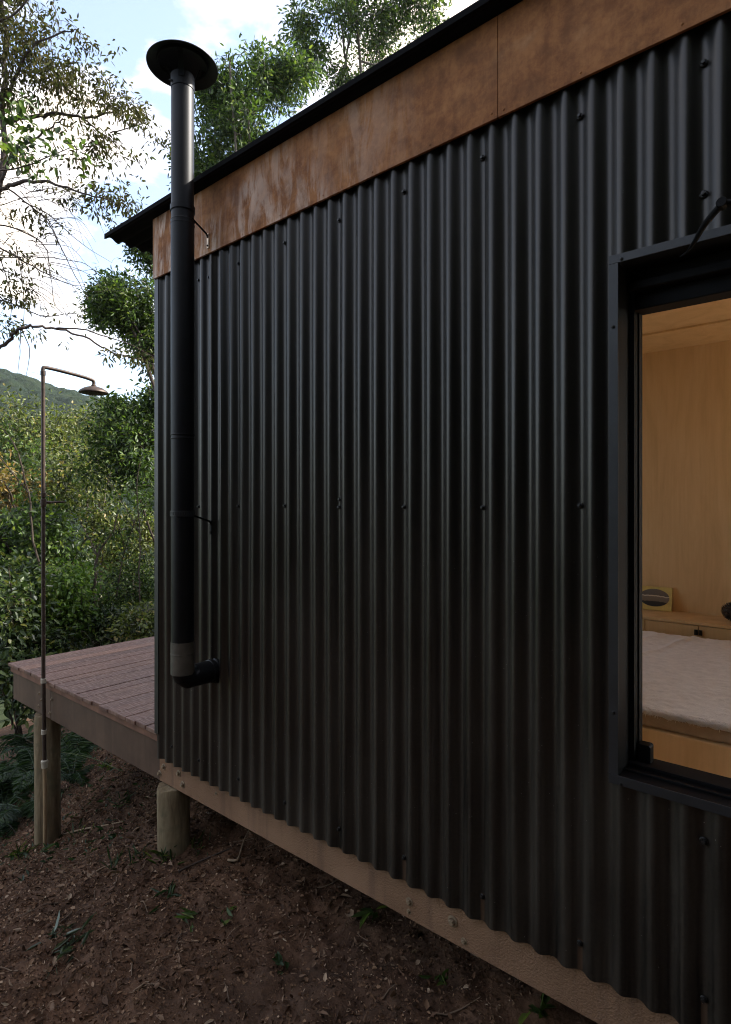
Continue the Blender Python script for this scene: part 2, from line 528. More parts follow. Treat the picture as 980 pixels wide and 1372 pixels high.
# ------------------------------------------------------------------ ground
def ground(x, y):
    x = np.asarray(x, float); y = np.asarray(y, float)
    xl = np.minimum(x, 0); xr = np.maximum(x, 0)
    z = -0.09 - 0.405 * 12 * (1 - np.exp(np.maximum(xl, -200) / 12)) + 0.03 * xr + 0.10 * np.maximum(xr - 5, 0) * (xr < 60) + 0.1 * 55 * (xr >= 60)
    amp = 0.27 + 0.41 * smooth(-x, 0.0, 1.4)
    z = z + amp * (1 - np.exp(-1.05 * np.maximum(y - 0.12, 0)))
    z = z - 0.05 * np.maximum(-y - 0.3, 0) * (y > -30) - 0.05 * 29.7 * (y <= -30)
    return z


def ground_fine(x, y):
    z = ground(x, y)
    near = smooth(np.hypot(np.asarray(x) + 0.5, np.asarray(y)), 9, 5)
    z = z + near * (0.10 * fbm(np.asarray(x) * 1.6, np.asarray(y) * 1.6, 3, 3) + 0.07 * fbm(np.asarray(x) * 8, np.asarray(y) * 8, 3, 9) + 0.05 * fbm(np.asarray(x) * 26, np.asarray(y) * 26, 2, 21))
    z = z + (1 - near) * 0.8 * fbm(np.asarray(x) * 0.12, np.asarray(y) * 0.12, 3, 5)
    return z


def graded(lo, hi, step, far):
    a = list(np.arange(lo, hi + step / 2, step)); s = step
    x = a[-1]; right = []
    while x < far: s *= 1.22; x += s; right.append(x)
    s = step; x = a[0]; left = []
    while x > -far: s *= 1.22; x -= s; left.append(x)
    return np.array(left[::-1] + a + right)


gx = graded(-3.6, 2.2, 0.022, 900); gy = graded(-1.8, 2.2, 0.022, 900)
X, Y = np.meshgrid(gx, gy, indexing='ij')
Zg = ground_fine(X, Y)
nX, nY = X.shape
idx = np.arange(nX * nY).reshape(nX, nY)
fq = np.stack([idx[:-1, :-1], idx[1:, :-1], idx[1:, 1:], idx[:-1, 1:]], -1).reshape(-1, 4)
g = quads_object('ground', np.stack([X, Y, Zg], -1).reshape(-1, 3), fq, M['soil'])
tag(g, 'bare brown forest soil sloping down to the left under the cabin', 'ground', kind='structure')

# far wooded hill: a mound covered in rounded crowns
hc = P(-500, HY, 220.0)
n = 340
hx = np.linspace(-200, 60, n); hy_ = np.linspace(60, 330, n)
A, B = np.meshgrid(hx, hy_, indexing='ij')
# sheet laid out in the hill's own frame (across, along)
hx_w = CAM[0] + RT[0] * A + FW[0] * B; hy_w = CAM[1] + RT[1] * A + FW[1] * B
dd = np.hypot(hx_w - hc[0], hy_w - hc[1])
hz = 79.0 * np.exp(-(dd / 223.0) ** 2) * smooth(B, 70, 150) - 6.0
crown = np.zeros_like(hz)
hr = np.random.default_rng(4)
for _ in range(15000):
    ca, cb = hr.uniform(-195, 55), hr.uniform(70, 325); r = hr.uniform(1.3, 3.3)
    i0, i1 = np.searchsorted(hx, [ca - r, ca + r]); j0, j1 = np.searchsorted(hy_, [cb - r, cb + r])
    if i1 <= i0 or j1 <= j0: continue
    q = 1 - ((A[i0:i1, j0:j1] - ca) ** 2 + (B[i0:i1, j0:j1] - cb) ** 2) / (r * r)
    crown[i0:i1, j0:j1] = np.maximum(crown[i0:i1, j0:j1], np.sqrt(np.maximum(q, 0)) * r * 0.95 + hr.uniform(-0.4, 1.2) * (q > 0))
hz = hz + crown * 1.35 + 1.1 * fbm(A * 0.9, B * 0.9, 2, 8)
idx = np.arange(n * n).reshape(n, n)
fq = np.stack([idx[:-1, :-1], idx[1:, :-1], idx[1:, 1:], idx[:-1, 1:]], -1).reshape(-1, 4)
t = NT('far_forest_canopy')
cn = t.noise(t.tc(), 0.22, 4, 0.6); cf = t.noise(t.tc(), 0.7, 5, 0.7)
c = t.ramp(cn, [(0.3, (0.008, 0.015, 0.008)), (0.55, (0.017, 0.028, 0.013)), (0.75, (0.034, 0.044, 0.019))])
c = t.mix(0.6, c, t.ramp(cf, [(0.35, (0.35, 0.35, 0.35)), (0.65, (1.3, 1.3, 1.3))]), 'MULTIPLY')
t.set(c, 0.95, 0, 0.1); t.bump(cf, 1.0, 0.8)
h = quads_object('hill', np.stack([hx_w, hy_w, hz], -1).reshape(-1, 3), fq, t.m)
tag(h, 'far wooded hillside rising behind the trees at left', 'hill', kind='structure')

# ------------------------------------------------------------------ cabin
H = lambda m, hp: m * hp / 0.6453           # slope in the photo, distance from the wall -> height over the eye
PITCH = 0.076; AMP = 0.0095
X_VALLEY = wx(778, 0.009)                   # a row of screws sits in this valley
Z_TOP = EYE + H(0.469, 1.612) + 0.05        # sheets run up behind the fascia
Z_BOT = EYE - H(0.510, 1.635)
Z_BEAM_BOT = EYE - H(0.556, 1.655)
Z_DECK = EYE - 1.159
X_END = 0.0                                  # left corner of the cabin
X_FAR = 4.95                                 # right corner, out of the picture
Y_BACK = 2.56
WIN_X0 = wx(816, -0.016); WIN_X1 = WIN_X0 + 1.55
WIN_Z0 = EYE - H(0.2926, 1.62); WIN_Z1 = EYE + H(0.2657, 1.62)

cabin = empty('cabin', (2.4, 1.2, float(ground(2.4, 1.2))))
tag(cabin, 'black corrugated metal cabin on posts with rusty fascia, big window and timber deck', 'cabin')


def wave(x):
    return AMP * np.cos(2 * math.pi * (x - X_VALLEY) / PITCH)      # +y (valley) at the screws


def corrugated(x0, x1, z0, z1, dy=0.0, jag=0.0):
    xs = np.linspace(x0, x1, max(2, int(round((x1 - x0) / PITCH * 18)) + 1))
    zs = np.linspace(z0, z1, max(2, int((z1 - z0) / 0.12) + 1))
    XX, ZZ = np.meshgrid(xs, zs, indexing='ij')
    warp = 0.0016 * np.sin(XX * 5.1 + 1.3) * np.sin(ZZ * 2.3) + 0.0012 * fbm(XX * 3, ZZ * 2.0, 2, 31)
    YY = wave(XX) + dy + warp
    i = np.arange(len(xs) * len(zs)).reshape(len(xs), len(zs))
    q = np.stack([i[:-1, :-1], i[1:, :-1], i[1:, 1:], i[:-1, 1:]], -1).reshape(-1, 4)
    return np.stack([XX, YY, ZZ], -1).reshape(-1, 3), q


screw_me = None
def screw_mesh():
    global screw_me
    if screw_me is None:
        mb = MB()
        mb.lathe([(0.0, 0.0), (0.0082, 0.0), (0.0085, -0.0022), (0.0072, -0.0032)], (0, 0, 0), 14, 'y')
        mb.lathe([(0.0, -0.010), (0.0044, -0.0095), (0.0050, -0.0085), (0.0052, -0.0030), (0.0066, -0.0028)], (0, 0, 0), 6, 'y')
        screw_me = mb.mesh('screw', M['screw'], 40)
    return screw_me


def screw(parent, x, y, z, rot=0.0, s=1.0):
    o = bpy.data.objects.new('screw', screw_mesh()); col.objects.link(o); o.parent = parent
    o.location = (x, y, z); o.rotation_euler = (0, rot, 0); o.scale = (s, s, s)
    return o


def sheet(x0, x1, z0, z1, dy):
    v, q = corrugated(x0, x1, z0, z1, dy)
    o = quads_object('corrugated_sheet', v, q, M['clad'], cabin)
    o.location = -Vector(cabin.location)
    s = o.modifiers.new('thick', 'SOLIDIFY'); s.thickness = 0.0012; s.offset = 0; s.use_rim = False
    return o


n_sh = 10 * PITCH
edges = [0.012, X_VALLEY - 22 * PITCH + 0.0, X_VALLEY - 14 * PITCH, X_VALLEY - 6 * PITCH, WIN_X0 + 0.01]
# full-height sheets left of the window; each laps half a wave over the next
lap = PITCH * 0.6
xs_cut = [0.012, X_VALLEY - 12.5 * PITCH, X_VALLEY - 4.5 * PITCH, WIN_X0 + 0.018]
sheets = []
for k in range(3):
    x0 = xs_cut[k]; x1 = xs_cut[k + 1] + (lap if k < 2 else 0)
    sheets.append((x0, x1, sheet(x0, x1, Z_BOT + 0.002 * (k % 2), Z_TOP, -0.0011 * (2 - k))))
above = sheet(WIN_X0 + 0.018, X_FAR, WIN_Z1 - 0.012, Z_TOP, 0.0)
below = sheet(WIN_X0 + 0.018, X_FAR, Z_BOT, WIN_Z0 + 0.012, 0.0)
right_strip = sheet(WIN_X1 - 0.018, X_FAR, WIN_Z0 + 0.013, WIN_Z1 - 0.013, -0.0008)


def sheet_at(x):
    for x0, x1, o in sheets:
        if x0 <= x < x1: return o
    return above


z_rows = {'top': EYE + H(0.427, 1.643), 'mid': EYE, 'low': EYE - H(0.4765, 1.643)}
for k in range(-6, 3):
    x = X_VALLEY + 4 * PITCH * k
    for row, z in z_rows.items():
        if x < 0.03: continue
        if x > WIN_X0:
            par = above if row == 'top' else below if row == 'low' else None
            if par is None: continue
        else: par = sheet_at(x)
        screw(par, x, AMP - 0.004 + rnd.uniform(-.001, .001), z + rnd.uniform(-.006, .006), rnd.uniform(0, 6))
x = X_VALLEY - 12 * PITCH
screw(sheet_at(x), x + 0.004, AMP - 0.004, EYE + 0.028, 0.4)
x = X_VALLEY + 4 * PITCH
screw(above, x, AMP - 0.004, EYE + H(0.301, 1.643), 1.1, 1.1)
screw(below, x, AMP - 0.004, EYE - H(0.322, 1.643), 0.2, 1.15)
for px, py in ((446, 296), (231, 1000), (301, 1035), (281, 372)):
    p = WY(px, py, 0.006); screw(sheets[0][2], p[0], 0.004, p[2], 0.7, 0.9)

# corner flashing at the left end
mb = MB()
mb.box(-0.012, 0.024, -0.0135, -0.0105, Z_BOT + 0.125, Z_TOP)
mb.box(-0.012, -0.009, -0.0105, 0.10, Z_BOT + 0.125, Z_TOP)
put(mb, 'corner_flashing', M['flash'], cabin, bevel=0.001)

# fascia panels of rusted steel
Z_FB = EYE + H(0.469, 1.612); Z_FT = EYE + 1.482
y_f = -0.023
f_cuts = [wx(205, y_f), wx(667, y_f), wx(667, y_f) + 2.0, X_FAR + 0.01]
for k in range(3):
    gap = 0.0007
    mb = MB().box(f_cuts[k] + (gap if k else 0), f_cuts[k + 1] - gap, y_f, y_f + 0.010, Z_FB, Z_FT - 0.003)
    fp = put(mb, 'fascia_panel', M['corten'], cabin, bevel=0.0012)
    nx_ = 9
    for j in range(nx_):
        xx = f_cuts[k] + (f_cuts[k + 1] - f_cuts[k]) * (j + 0.04 * (1 if j == 0 else -1 if j == nx_ - 1 else 0) + 0.0) / (nx_ - 1)
        if not -0.1 < xx < 3.2: continue
        xx = min(max(xx, f_cuts[k] + 0.02), f_cuts[k + 1] - 0.02)
        r = MB().lathe([(0.0, -0.0022), (0.0028, -0.0018), (0.0038, 0.0)], (xx, y_f, Z_FB + 0.018 + rnd.uniform(-.004, .004)), 10, 'y')
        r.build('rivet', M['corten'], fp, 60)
mb = MB().box(f_cuts[0], f_cuts[0] + 0.008, y_f + 0.0105, Y_BACK, Z_FB, Z_FT - 0.003)   # return along the gable end
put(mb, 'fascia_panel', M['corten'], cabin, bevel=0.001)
# timber packing behind the fascia
put(MB().box(0.03, X_FAR - 0.02, 0.022, 0.10, Z_FB + 0.055, Z_FT - 0.01), 'eave_beam', M['black'], cabin)

# roof: corrugated sheet with its waves along the wall, seen from below and at its left end
RX0 = -0.425; RY0 = -0.078
ys = np.linspace(RY0, Y_BACK + 0.12, int((Y_BACK + 0.12 - RY0) / PITCH * 14))
xs = np.linspace(RX0, X_FAR + 0.3, 24)
XX, YY = np.meshgrid(xs, ys, indexing='ij')
ZZ = Z_FT + 0.010 + 0.009 * np.cos((YY - RY0) * 2 * math.pi / PITCH + math.pi) + 0.03 * (YY - RY0) * 0
i = np.arange(XX.size).reshape(XX.shape)
q = np.stack([i[:-1, :-1], i[1:, :-1], i[1:, 1:], i[:-1, 1:]], -1).reshape(-1, 4)
ro = quads_object('roof_sheet', np.stack([XX, YY, ZZ], -1).reshape(-1, 3), q, M['roof'], cabin)
ro.location = -Vector(cabin.location)
sm_ = ro.modifiers.new('thick', 'SOLIDIFY'); sm_.thickness = 0.002; sm_.offset = 0; sm_.use_rim = False
put(MB().box(RX0 + 0.012, X_FAR + 0.3, RY0 - 0.004, RY0 - 0.0005, Z_FT + 0.0, Z_FT + 0.022), 'roof_edge_trim', M['roof'], cabin, bevel=0.001)
put(MB().box(0.01, X_FAR, -0.012, Y_BACK, Z_FT - 0.0025, Z_FT - 0.0005), 'roof_underlay', M['black'], cabin)

# base: rendered beam under the wall, steel channel under the deck
X_JOINT = wx(68, 0.02)
X_DECK0 = wx(11, -0.002); 
y_b = 0.020
bw = put(MB().box(-0.02, X_FAR, y_b, y_b + 0.075, Z_BEAM_BOT, Z_BOT + 0.14), 'base_beam', M['beam'], cabin, bevel=0.003)
Z_CH_T = EYE - 1.228
ch = MB()
x0, x1 = X_JOINT + 0.004, -0.0215
ch.box(x0, x1, y_b + 0.002, y_b + 0.008, Z_BEAM_BOT, Z_CH_T)
ch.box(x0, x1, y_b + 0.008, y_b + 0.07, Z_BEAM_BOT, Z_BEAM_BOT + 0.006)
ch.box(x0, x1, y_b - 0.006, y_b + 0.07, Z_CH_T, Z_CH_T + 0.006)
ch = put(ch, 'deck_channel', M['channel'], cabin, bevel=0.0015)
c2 = MB()
x0, x1 = X_DECK0 + 0.035, X_JOINT - 0.004
c2.box(x0, x1, y_b + 0.002, y_b + 0.008, Z_BEAM_BOT + 0.002, Z_CH_T)
c2.box(x0, x1, y_b + 0.008, y_b + 0.07, Z_BEAM_BOT + 0.002, Z_BEAM_BOT + 0.008)
c2.box(x0, x1, y_b - 0.006, y_b + 0.07, Z_CH_T, Z_CH_T + 0.006)
c2.box(x0, x0 + 0.006, y_b + 0.0085, 2.4, Z_BEAM_BOT + 0.002, Z_CH_T)
c2 = put(c2, 'deck_channel', M['channel'], cabin, bevel=0.0015)
put(MB().box(X_JOINT - 0.085, X_JOINT + 0.075, y_b + 0.0085, y_b + 0.016, Z_BEAM_BOT + 0.012, Z_CH_T - 0.01), 'splice_plate', M['channel'], cabin)


def bolt_mesh():
    mb = MB()
    mb.lathe([(0.0, 0.001), (0.015, 0.001), (0.016, -0.002), (0.010, -0.0035)], (0, 0, 0), 16, 'y')
    mb.lathe([(0.0, -0.013), (0.0075, -0.0125), (0.0088, -0.011), (0.009, -0.0035)], (0, 0, 0), 6, 'y')
    return mb.mesh('bolt', M['bolt'], 40)


bm_ = bolt_mesh()
def bolt(par, px, py, y, s=1.0):
    p = WY(px, py, y)
    o = bpy.data.objects.new('bolt', bm_); col.objects.link(o); o.parent = par
    o.location = (p[0], y, p[2]); o.rotation_euler = (0, rnd.uniform(0, 3), 0); o.scale = (s, s, s)
for px, py, s in ((220, 1027, 1), (214.5, 1036, 1), (240, 1036, 1.05), (245.5, 1051, 1.1), (549, 1208, .9), (607, 1234, 1.15)):
    bolt(bw, px, py, y_b, s)
for px, py, s in ((290, 1063, .5), (548, 1221, .55), (622, 1261, .7)): bolt(bw, px, py, y_b, s)
for px, py in ((70, 937), (67.5, 955)): bolt(ch, px, py, y_b + 0.002, 0.8)
for px, py in ((53, 929), (52, 946), (56, 938)): bolt(c2, px, py, y_b + 0.002, 0.75)

# deck boards run away from the edge; every board is a piece of its own
pitch_b = 0.1035; nb = int(round((-0.014 - X_DECK0) / pitch_b))
pitch_b = (-0.014 - X_DECK0) / nb
bmesh_board = None
for k in range(nb):
    if bmesh_board is None:
        mb = MB(); wq = (pitch_b - 0.0022) / 2
        mb.box(-wq, wq, 0, 2.56, -0.022, 0)
        bmesh_board = mb.mesh('deck_board', M['deck'])
    o = bpy.data.objects.new('deck_board', bmesh_board); col.objects.link(o); o.parent = cabin
    o.location = Vector((X_DECK0 + pitch_b * (k + 0.5), -0.004 + rnd.uniform(-.006, .006), Z_DECK + rnd.uniform(-.0022, .0022))) - Vector(cabin.location)
    o.rotation_euler = (0, rnd.uniform(-.006, .006), 0)
    b = o.modifiers.new('bevel', 'BEVEL'); b.width = 0.003; b.segments = 2
put(MB().box(X_DECK0 + 0.02, -0.022, 0.008, 0.045, Z_CH_T + 0.0065, Z_DECK - 0.0255), 'deck_edge_board', M['edge_wood'], cabin, bevel=0.003)
for yy in (0.62, 1.24, 1.86, 2.45):
    put(MB().box(X_DECK0 + 0.06, -0.03, yy, yy + 0.045, Z_DECK - 0.125, Z_DECK - 0.0255), 'deck_joist', M['edge_wood'], cabin)


def post(px, y, r, name='post'):
    x = wx(px, y); zb = float(ground(x, y)) - 0.3
    zt = Z_BEAM_BOT - 0.0005
    prof = []; seg = 28; v = []; f = []
    zs = np.linspace(zb, zt, 26)
    for zi, z in enumerate(zs):
        for k in range(seg):
            a = 2 * math.pi * k / seg
            rr = r * (1 + 0.03 * math.sin(a * 3 + z * 2) + 0.02 * math.sin(a * 2 - z * 5 + 1) + 0.012 * rnd.uniform(-1, 1))
            rr *= 1 - (0.06 if zi == len(zs) - 1 else 0)
            zz = z + (0.006 * math.sin(a * 2 + 1) + rnd.uniform(-.006, .003) - 0.004 if zi == len(zs) - 1 else 0)
            v.append((x + rr * math.cos(a), y + rr * math.sin(a), zz))
    for zi in range(len(zs) - 1):
        for k in range(seg):
            a = zi * seg + k; b = zi * seg + (k + 1) % seg
            f.append((a, b, b + seg, a + seg))
    v.append((x, y, zt - 0.005)); top = len(v) - 1
    for k in range(seg): f.append(((len(zs) - 1) * seg + k, (len(zs) - 1) * seg + (k + 1) % seg, top))
    return put(MB().add(v, f), name, M['post'], cabin, 50)


post(233, 0.048, 0.080)
post(64, 0.065, 0.082)
put(MB().box(X_DECK0 + 0.06, X_FAR, 2.42, 2.5, Z_BEAM_BOT, Z_DECK - 0.127), 'base_beam', M['channel'], cabin)
post(233 + 140, 2.46, 0.08)
x_sup = wx(300, 2.46)

# floor and walls of the room
FLOOR = EYE - 1.15
ROOM_Y1 = CAM[1] * -1 * 0 + (4.12 + CAM[1]); CEIL = EYE + 1.0
put(MB().box(0.03, X_FAR - 0.03, 0.10, Y_BACK - 0.02, FLOOR - 0.12, FLOOR), 'floor_panel', M['ply'], cabin)
# inner lining of the window wall (left of, over and under the window)
put(MB().box(0.05, WIN_X0 + 0.008, 0.135, 0.15, FLOOR + 0.001, CEIL), 'lining_panel', M['ply'], cabin)
put(MB().box(WIN_X0 + 0.009, WIN_X1 - 0.009, 0.135, 0.15, WIN_Z1 - 0.02, CEIL), 'lining_panel', M['ply'], cabin)
put(MB().box(WIN_X0 + 0.009, WIN_X1 - 0.009, 0.135, 0.15, FLOOR + 0.001, WIN_Z0 + 0.02), 'lining_panel', M['ply'], cabin)
put(MB().box(WIN_X1 - 0.008, X_FAR - 0.05, 0.135, 0.15, FLOOR + 0.001, CEIL), 'lining_panel', M['ply'], cabin)
# back wall in panels; outer openings are unseen, added to light the room
bx = [0.05, 1.22, 2.44, 3.66, X_FAR - 0.05]
for k in range(4):
    a, b = bx[k] + 0.001, bx[k + 1] - 0.001
    if k in (1,):
        put(MB().box(a, b, ROOM_Y1, ROOM_Y1 + 0.018, FLOOR + 0.001, CEIL), 'wall_panel', M['ply'], cabin)
    elif k == 2:
        put(MB().box(a, b, ROOM_Y1, ROOM_Y1 + 0.018, FLOOR + 0.001, CEIL), 'wall_panel', M['ply'], cabin)
        pass
    else:
        put(MB().box(a, b, ROOM_Y1, ROOM_Y1 + 0.018, FLOOR + 0.001, FLOOR + (0.55 if k == 0 else 0.06)), 'wall_panel', M['ply'], cabin)
        put(MB().box(a, b, ROOM_Y1, ROOM_Y1 + 0.018, CEIL - 0.06, CEIL), 'wall_panel', M['ply'], cabin)
put(MB().box(0.02, X_FAR - 0.1, ROOM_Y1 + 0.03, Y_BACK - 0.02, CEIL + 0.03, Z_FT - 0.012), 'wall_panel', M['black'], cabin)
# ceiling boards with a step
y_step = 3.69 + CAM[1]
put(MB().box(0.03, X_FAR - 0.03, 0.10, y_step, CEIL + 0.012, CEIL + 0.024), 'ceiling_panel', M['ply'], cabin)
put(MB().box(0.03, X_FAR - 0.03, y_step + 0.001, Y_BACK - 0.02, CEIL + 0.001, CEIL + 0.024), 'ceiling_panel', M['ply'], cabin)
# unseen glazing added at both gable ends to let daylight into the room
for xg, nm in ((0.03, 'added_deck_glazing'), (X_FAR - 0.07, 'added_end_glazing')):
    d = MB()
    ya, yb, za, zb = 0.16, ROOM_Y1 + 0.02, FLOOR + 0.002, CEIL
    for y0, y1 in ((ya, ya + 0.05), ((ya + yb) / 2 - 0.03, (ya + yb) / 2 + 0.03), (yb - 0.05, yb)):
        d.box(xg, xg + 0.04, y0, y1, za, zb)
    d.box(xg + 0.002, xg + 0.038, ya, yb, za, za + 0.05); d.box(xg + 0.002, xg + 0.038, ya, yb, zb - 0.05, zb)
    fr = put(d, nm, M['black'], cabin)
    MB().box(xg + 0.017, xg + 0.022, ya + 0.05, yb - 0.05, za + 0.05, zb - 0.05).build('pane', M['glass'], fr)

# ------------------------------------------------------------------ window in the wall
win = MB()
yo = -0.016; yi = 0.141
jx0 = wx(828.5, yo); ho = EYE + H(0.2568, 1.62); hb = EYE - H(0.2828, 1.62)
vx0 = wx(858.5, yi); vt = EYE + H(0.198, 1.776); vb = EYE - H(0.2585, 1.776)
# reveal box (jamb, head, sill), stepped like an aluminium frame
win.box(jx0 - 0.006, jx0, yo + 0.003, yi + 0.02, hb - 0.004, ho + 0.004)
win.box(jx0, vx0, yi - 0.060, yi - 0.050, hb, ho)
win.box(jx0, vx0 - 0.004, yi - 0.035, yi + 0.02, hb, ho)
win.box(vx0 - 0.0038, vx0, yi - 0.012, yi + 0.019, vb, vt)
win.box(jx0, WIN_X1 - 0.03, yo + 0.003, yi + 0.02, ho, ho + 0.005)
win.box(jx0, WIN_X1 - 0.03, yo + 0.003, yi + 0.02, hb - 0.005, hb)
win.box(WIN_X1 - 0.034, WIN_X1 - 0.028, yo + 0.003, yi + 0.02, hb - 0.004, ho + 0.004)
frame = put(win, 'window', M['black'], cabin, bevel=0.0008)
# head box with its ledge, and the sill tracks
hd = MB()
hd.box(jx0 + 0.0005, WIN_X1 - 0.0345, yi - 0.045, yi + 0.018, vt, vt + 0.045)
hd.box(jx0 + 0.0005, WIN_X1 - 0.0345, yi - 0.080, yi + 0.017, vt + 0.0455, ho - 0.03)
hd.box(jx0 + 0.0005, WIN_X1 - 0.0345, yi - 0.062, yi + 0.016, ho - 0.0295, ho - 0.0005)
hd.build('window_head', M['black'], frame, bevel=0.003)
sl = MB()
sl.box(jx0 + 0.0005, WIN_X1 - 0.0345, yi - 0.040, yi + 0.018, hb + 0.0005, vb)
sl.box(jx0 + 0.0005, WIN_X1 - 0.0345, yi - 0.075, yi - 0.055, hb + 0.0005, hb + 0.010)
sl.box(jx0 + 0.0005, WIN_X1 - 0.0345, yi - 0.115, yi - 0.106, hb + 0.0005, hb + 0.007)
sl.build('window_sill', M['black'], frame, bevel=0.0012)
# flat flashing strips around the opening
fl_w = jx0 - WIN_X0
def strip(x0, x1, z0, z1): return MB().box(x0, x1, yo - 0.0005, yo + 0.0025, z0, z1).build('window_flashing', M['flash'], frame, bevel=0.0006)
s1 = strip(WIN_X0, jx0, hb + 0.0005, ho - 0.0005)
s2 = strip(WIN_X0, WIN_X1, ho, WIN_Z1)
s3 = strip(WIN_X0, WIN_X1, WIN_Z0, hb)
s4 = strip(WIN_X1 - 0.03, WIN_X1, hb + 0.0005, ho - 0.0005)
for px, py, s in ((822, 438, s1), (822, 955, s1), (833, 347, s2), (832, 1051, s3)):
    p = WY(px, py, yo - 0.0005); screw(s, p[0], yo - 0.0005, p[2], 0.3, 0.55)
# rounded stop block in the lower corner
p0 = WY(859, 1020, yi - 0.02); p1 = WY(873, 1001, yi - 0.02)
blk = MB(); bxa, bxb = vx0 + 0.0006, p1[0]; bza, bzb = vb + 0.0006, p1[2] + 0.004
rr = 0.007
poly = [(bxa, bza), (bxb, bza)] + [(bxb - rr + rr * math.cos(a), bzb - rr + rr * math.sin(a)) for a in np.linspace(0, math.pi / 2, 7)] + [(bxa, bzb)]
blk.prism(poly, yi - 0.03, yi + 0.0035); blk.build('stop_block', M['black'], frame, bevel=0.001)
# hinged stay arm at the top of the opening
a0 = WY(912, 344, -0.018); a1 = WY(921, 338, -0.035); a2 = WY(945, 300, -0.105); a3 = WY(968, 273, -0.155)
st = MB()
st.tube([a0, a1], [0.0022, 0.003], 6)
st.tube(catmull([a1, (a1 + a2) / 2 + np.array([0, 0, -0.002]), a2, a3], 3), [0.003, .0038, .0046, .0055, .0062, .0066, .0068, .007, .0072, .0074], 8)
st.build('stay_arm', M['black'], frame, 60)
kn = MB()
kn.lathe([(0, -0.012), (0.0095, -0.012), (0.011, -0.010), (0.011, 0.010), (0.0095, 0.012), (0, 0.012)], a3, 18, 'y')
a4 = a3 + np.array([0.22, 0.07, -0.01]); a5 = a3 + np.array([0.26, 0.155, 0.01])
kn.tube([a3, a4, a5], [0.0075, 0.0075, 0.007], 10)
kn.build('stay_knuckle', M['black'], frame, 50)

# ------------------------------------------------------------------ stove flue
fl_e = WY(287, 898, 0.0)                       # where the elbow enters the wall
FX = float(fl_e[0]); FY = -0.165; FR = 0.0495
fz = lambda py: float(WY(245, py, FY)[2])
FX = wx(245, FY)
flue = empty('stove_flue', (FX, FY, fz(905)))
tag(flue, 'tall black stove flue pipe with round rain cowl strapped to the wall', 'flue pipe')
z_el = float(fl_e[2])


def pipe(z0, z1, r, mat, name='pipe_section'):
    mb = MB().lathe([(r * 0.9, z0), (r, z0), (r, z0 + 0.004), (r, z1 - 0.004), (r, z1), (r * 0.9, z1)], (FX, FY, 0), 48)
    return put(mb, name, mat, flue, 50)


pipe(fz(860), fz(583), FR, M['flue'])
pipe(fz(582.5), fz(297), FR * 1.02, M['flue'])
pipe(fz(296.5), fz(122), FR * 0.985, M['flue'])
top = pipe(fz(121), fz(103), FR * 1.015, M['flue'], 'cowl_collar')
low = pipe(fz(902), fz(859), FR * 1.03, M['flue_low'], 'lower_pipe')
for py in (875,):
    MB().lathe([(FR * 1.03, fz(py) - 0.004), (FR * 1.06, fz(py)), (FR * 1.03, fz(py) + 0.004)], (FX, FY, 0), 48).build('seam_bead', M['flue_low'], low, 180)
for py in (583, 588, 297, 302):
    put(MB().lathe([(FR * 1.0, fz(py) - 0.004), (FR * 1.055, fz(py)), (FR * 1.0, fz(py) + 0.004)], (FX, FY, 0), 48), 'joint_bead', M['flue'], flue, 180)
# mitred elbow into the wall
mb = MB(); seg = 40; er = FR * 1.0
ang = np.arange(seg) * 2 * math.pi / seg
rings = []
zc = z_el; zt = fz(902)
rA = np.stack([FX + er * np.cos(ang), FY + er * np.sin(ang), np.full(seg, zt)], -1)
rA2 = np.stack([FX + er * np.cos(ang), FY + er * np.sin(ang), np.minimum(zt - 0.0005, zc + (0.5 * er) - 0.41 * (er * np.sin(ang) * -1) * -1 + 0.0)], -1)
# ring cut by a 45-degree-ish plane, then two mitre segments
def mit(y_c, z_c, tilt):
    u = np.array([1, 0, 0]); w = np.array([0, math.cos(tilt), math.sin(tilt)])
    return np.array([FX, y_c, z_c]) + er * (np.cos(ang)[:, None] * u + np.sin(ang)[:, None] * w / max(math.cos(0), 1))
rings = [rA, mit(FY, zc + 0.030, 0.0), mit(FY + 0.012, zc + 0.006, math.radians(28)), mit(FY + 0.034, zc - 0.012 + 0.006, math.radians(62)), mit(FY + 0.060, zc, math.radians(90)), mit(0.010, zc, math.radians(90))]
v = np.concatenate(rings); f = []
for r_ in range(len(rings) - 1):
    for k in range(seg):
        a = r_ * seg + k; b = r_ * seg + (k + 1) % seg
        f.append((a, a + seg, b + seg, b))
put(MB().add(v, f), 'elbow', M['flue'], flue, 18)
put(MB().lathe([(FR * 1.0, -0.03), (FR * 1.07, -0.028), (FR * 1.07, -0.008), (FR * 1.2, -0.004), (FR * 1.22, 0.006)], (FX, 0, zc), 40, 'y'), 'wall_collar', M['flue'], flue, 40)
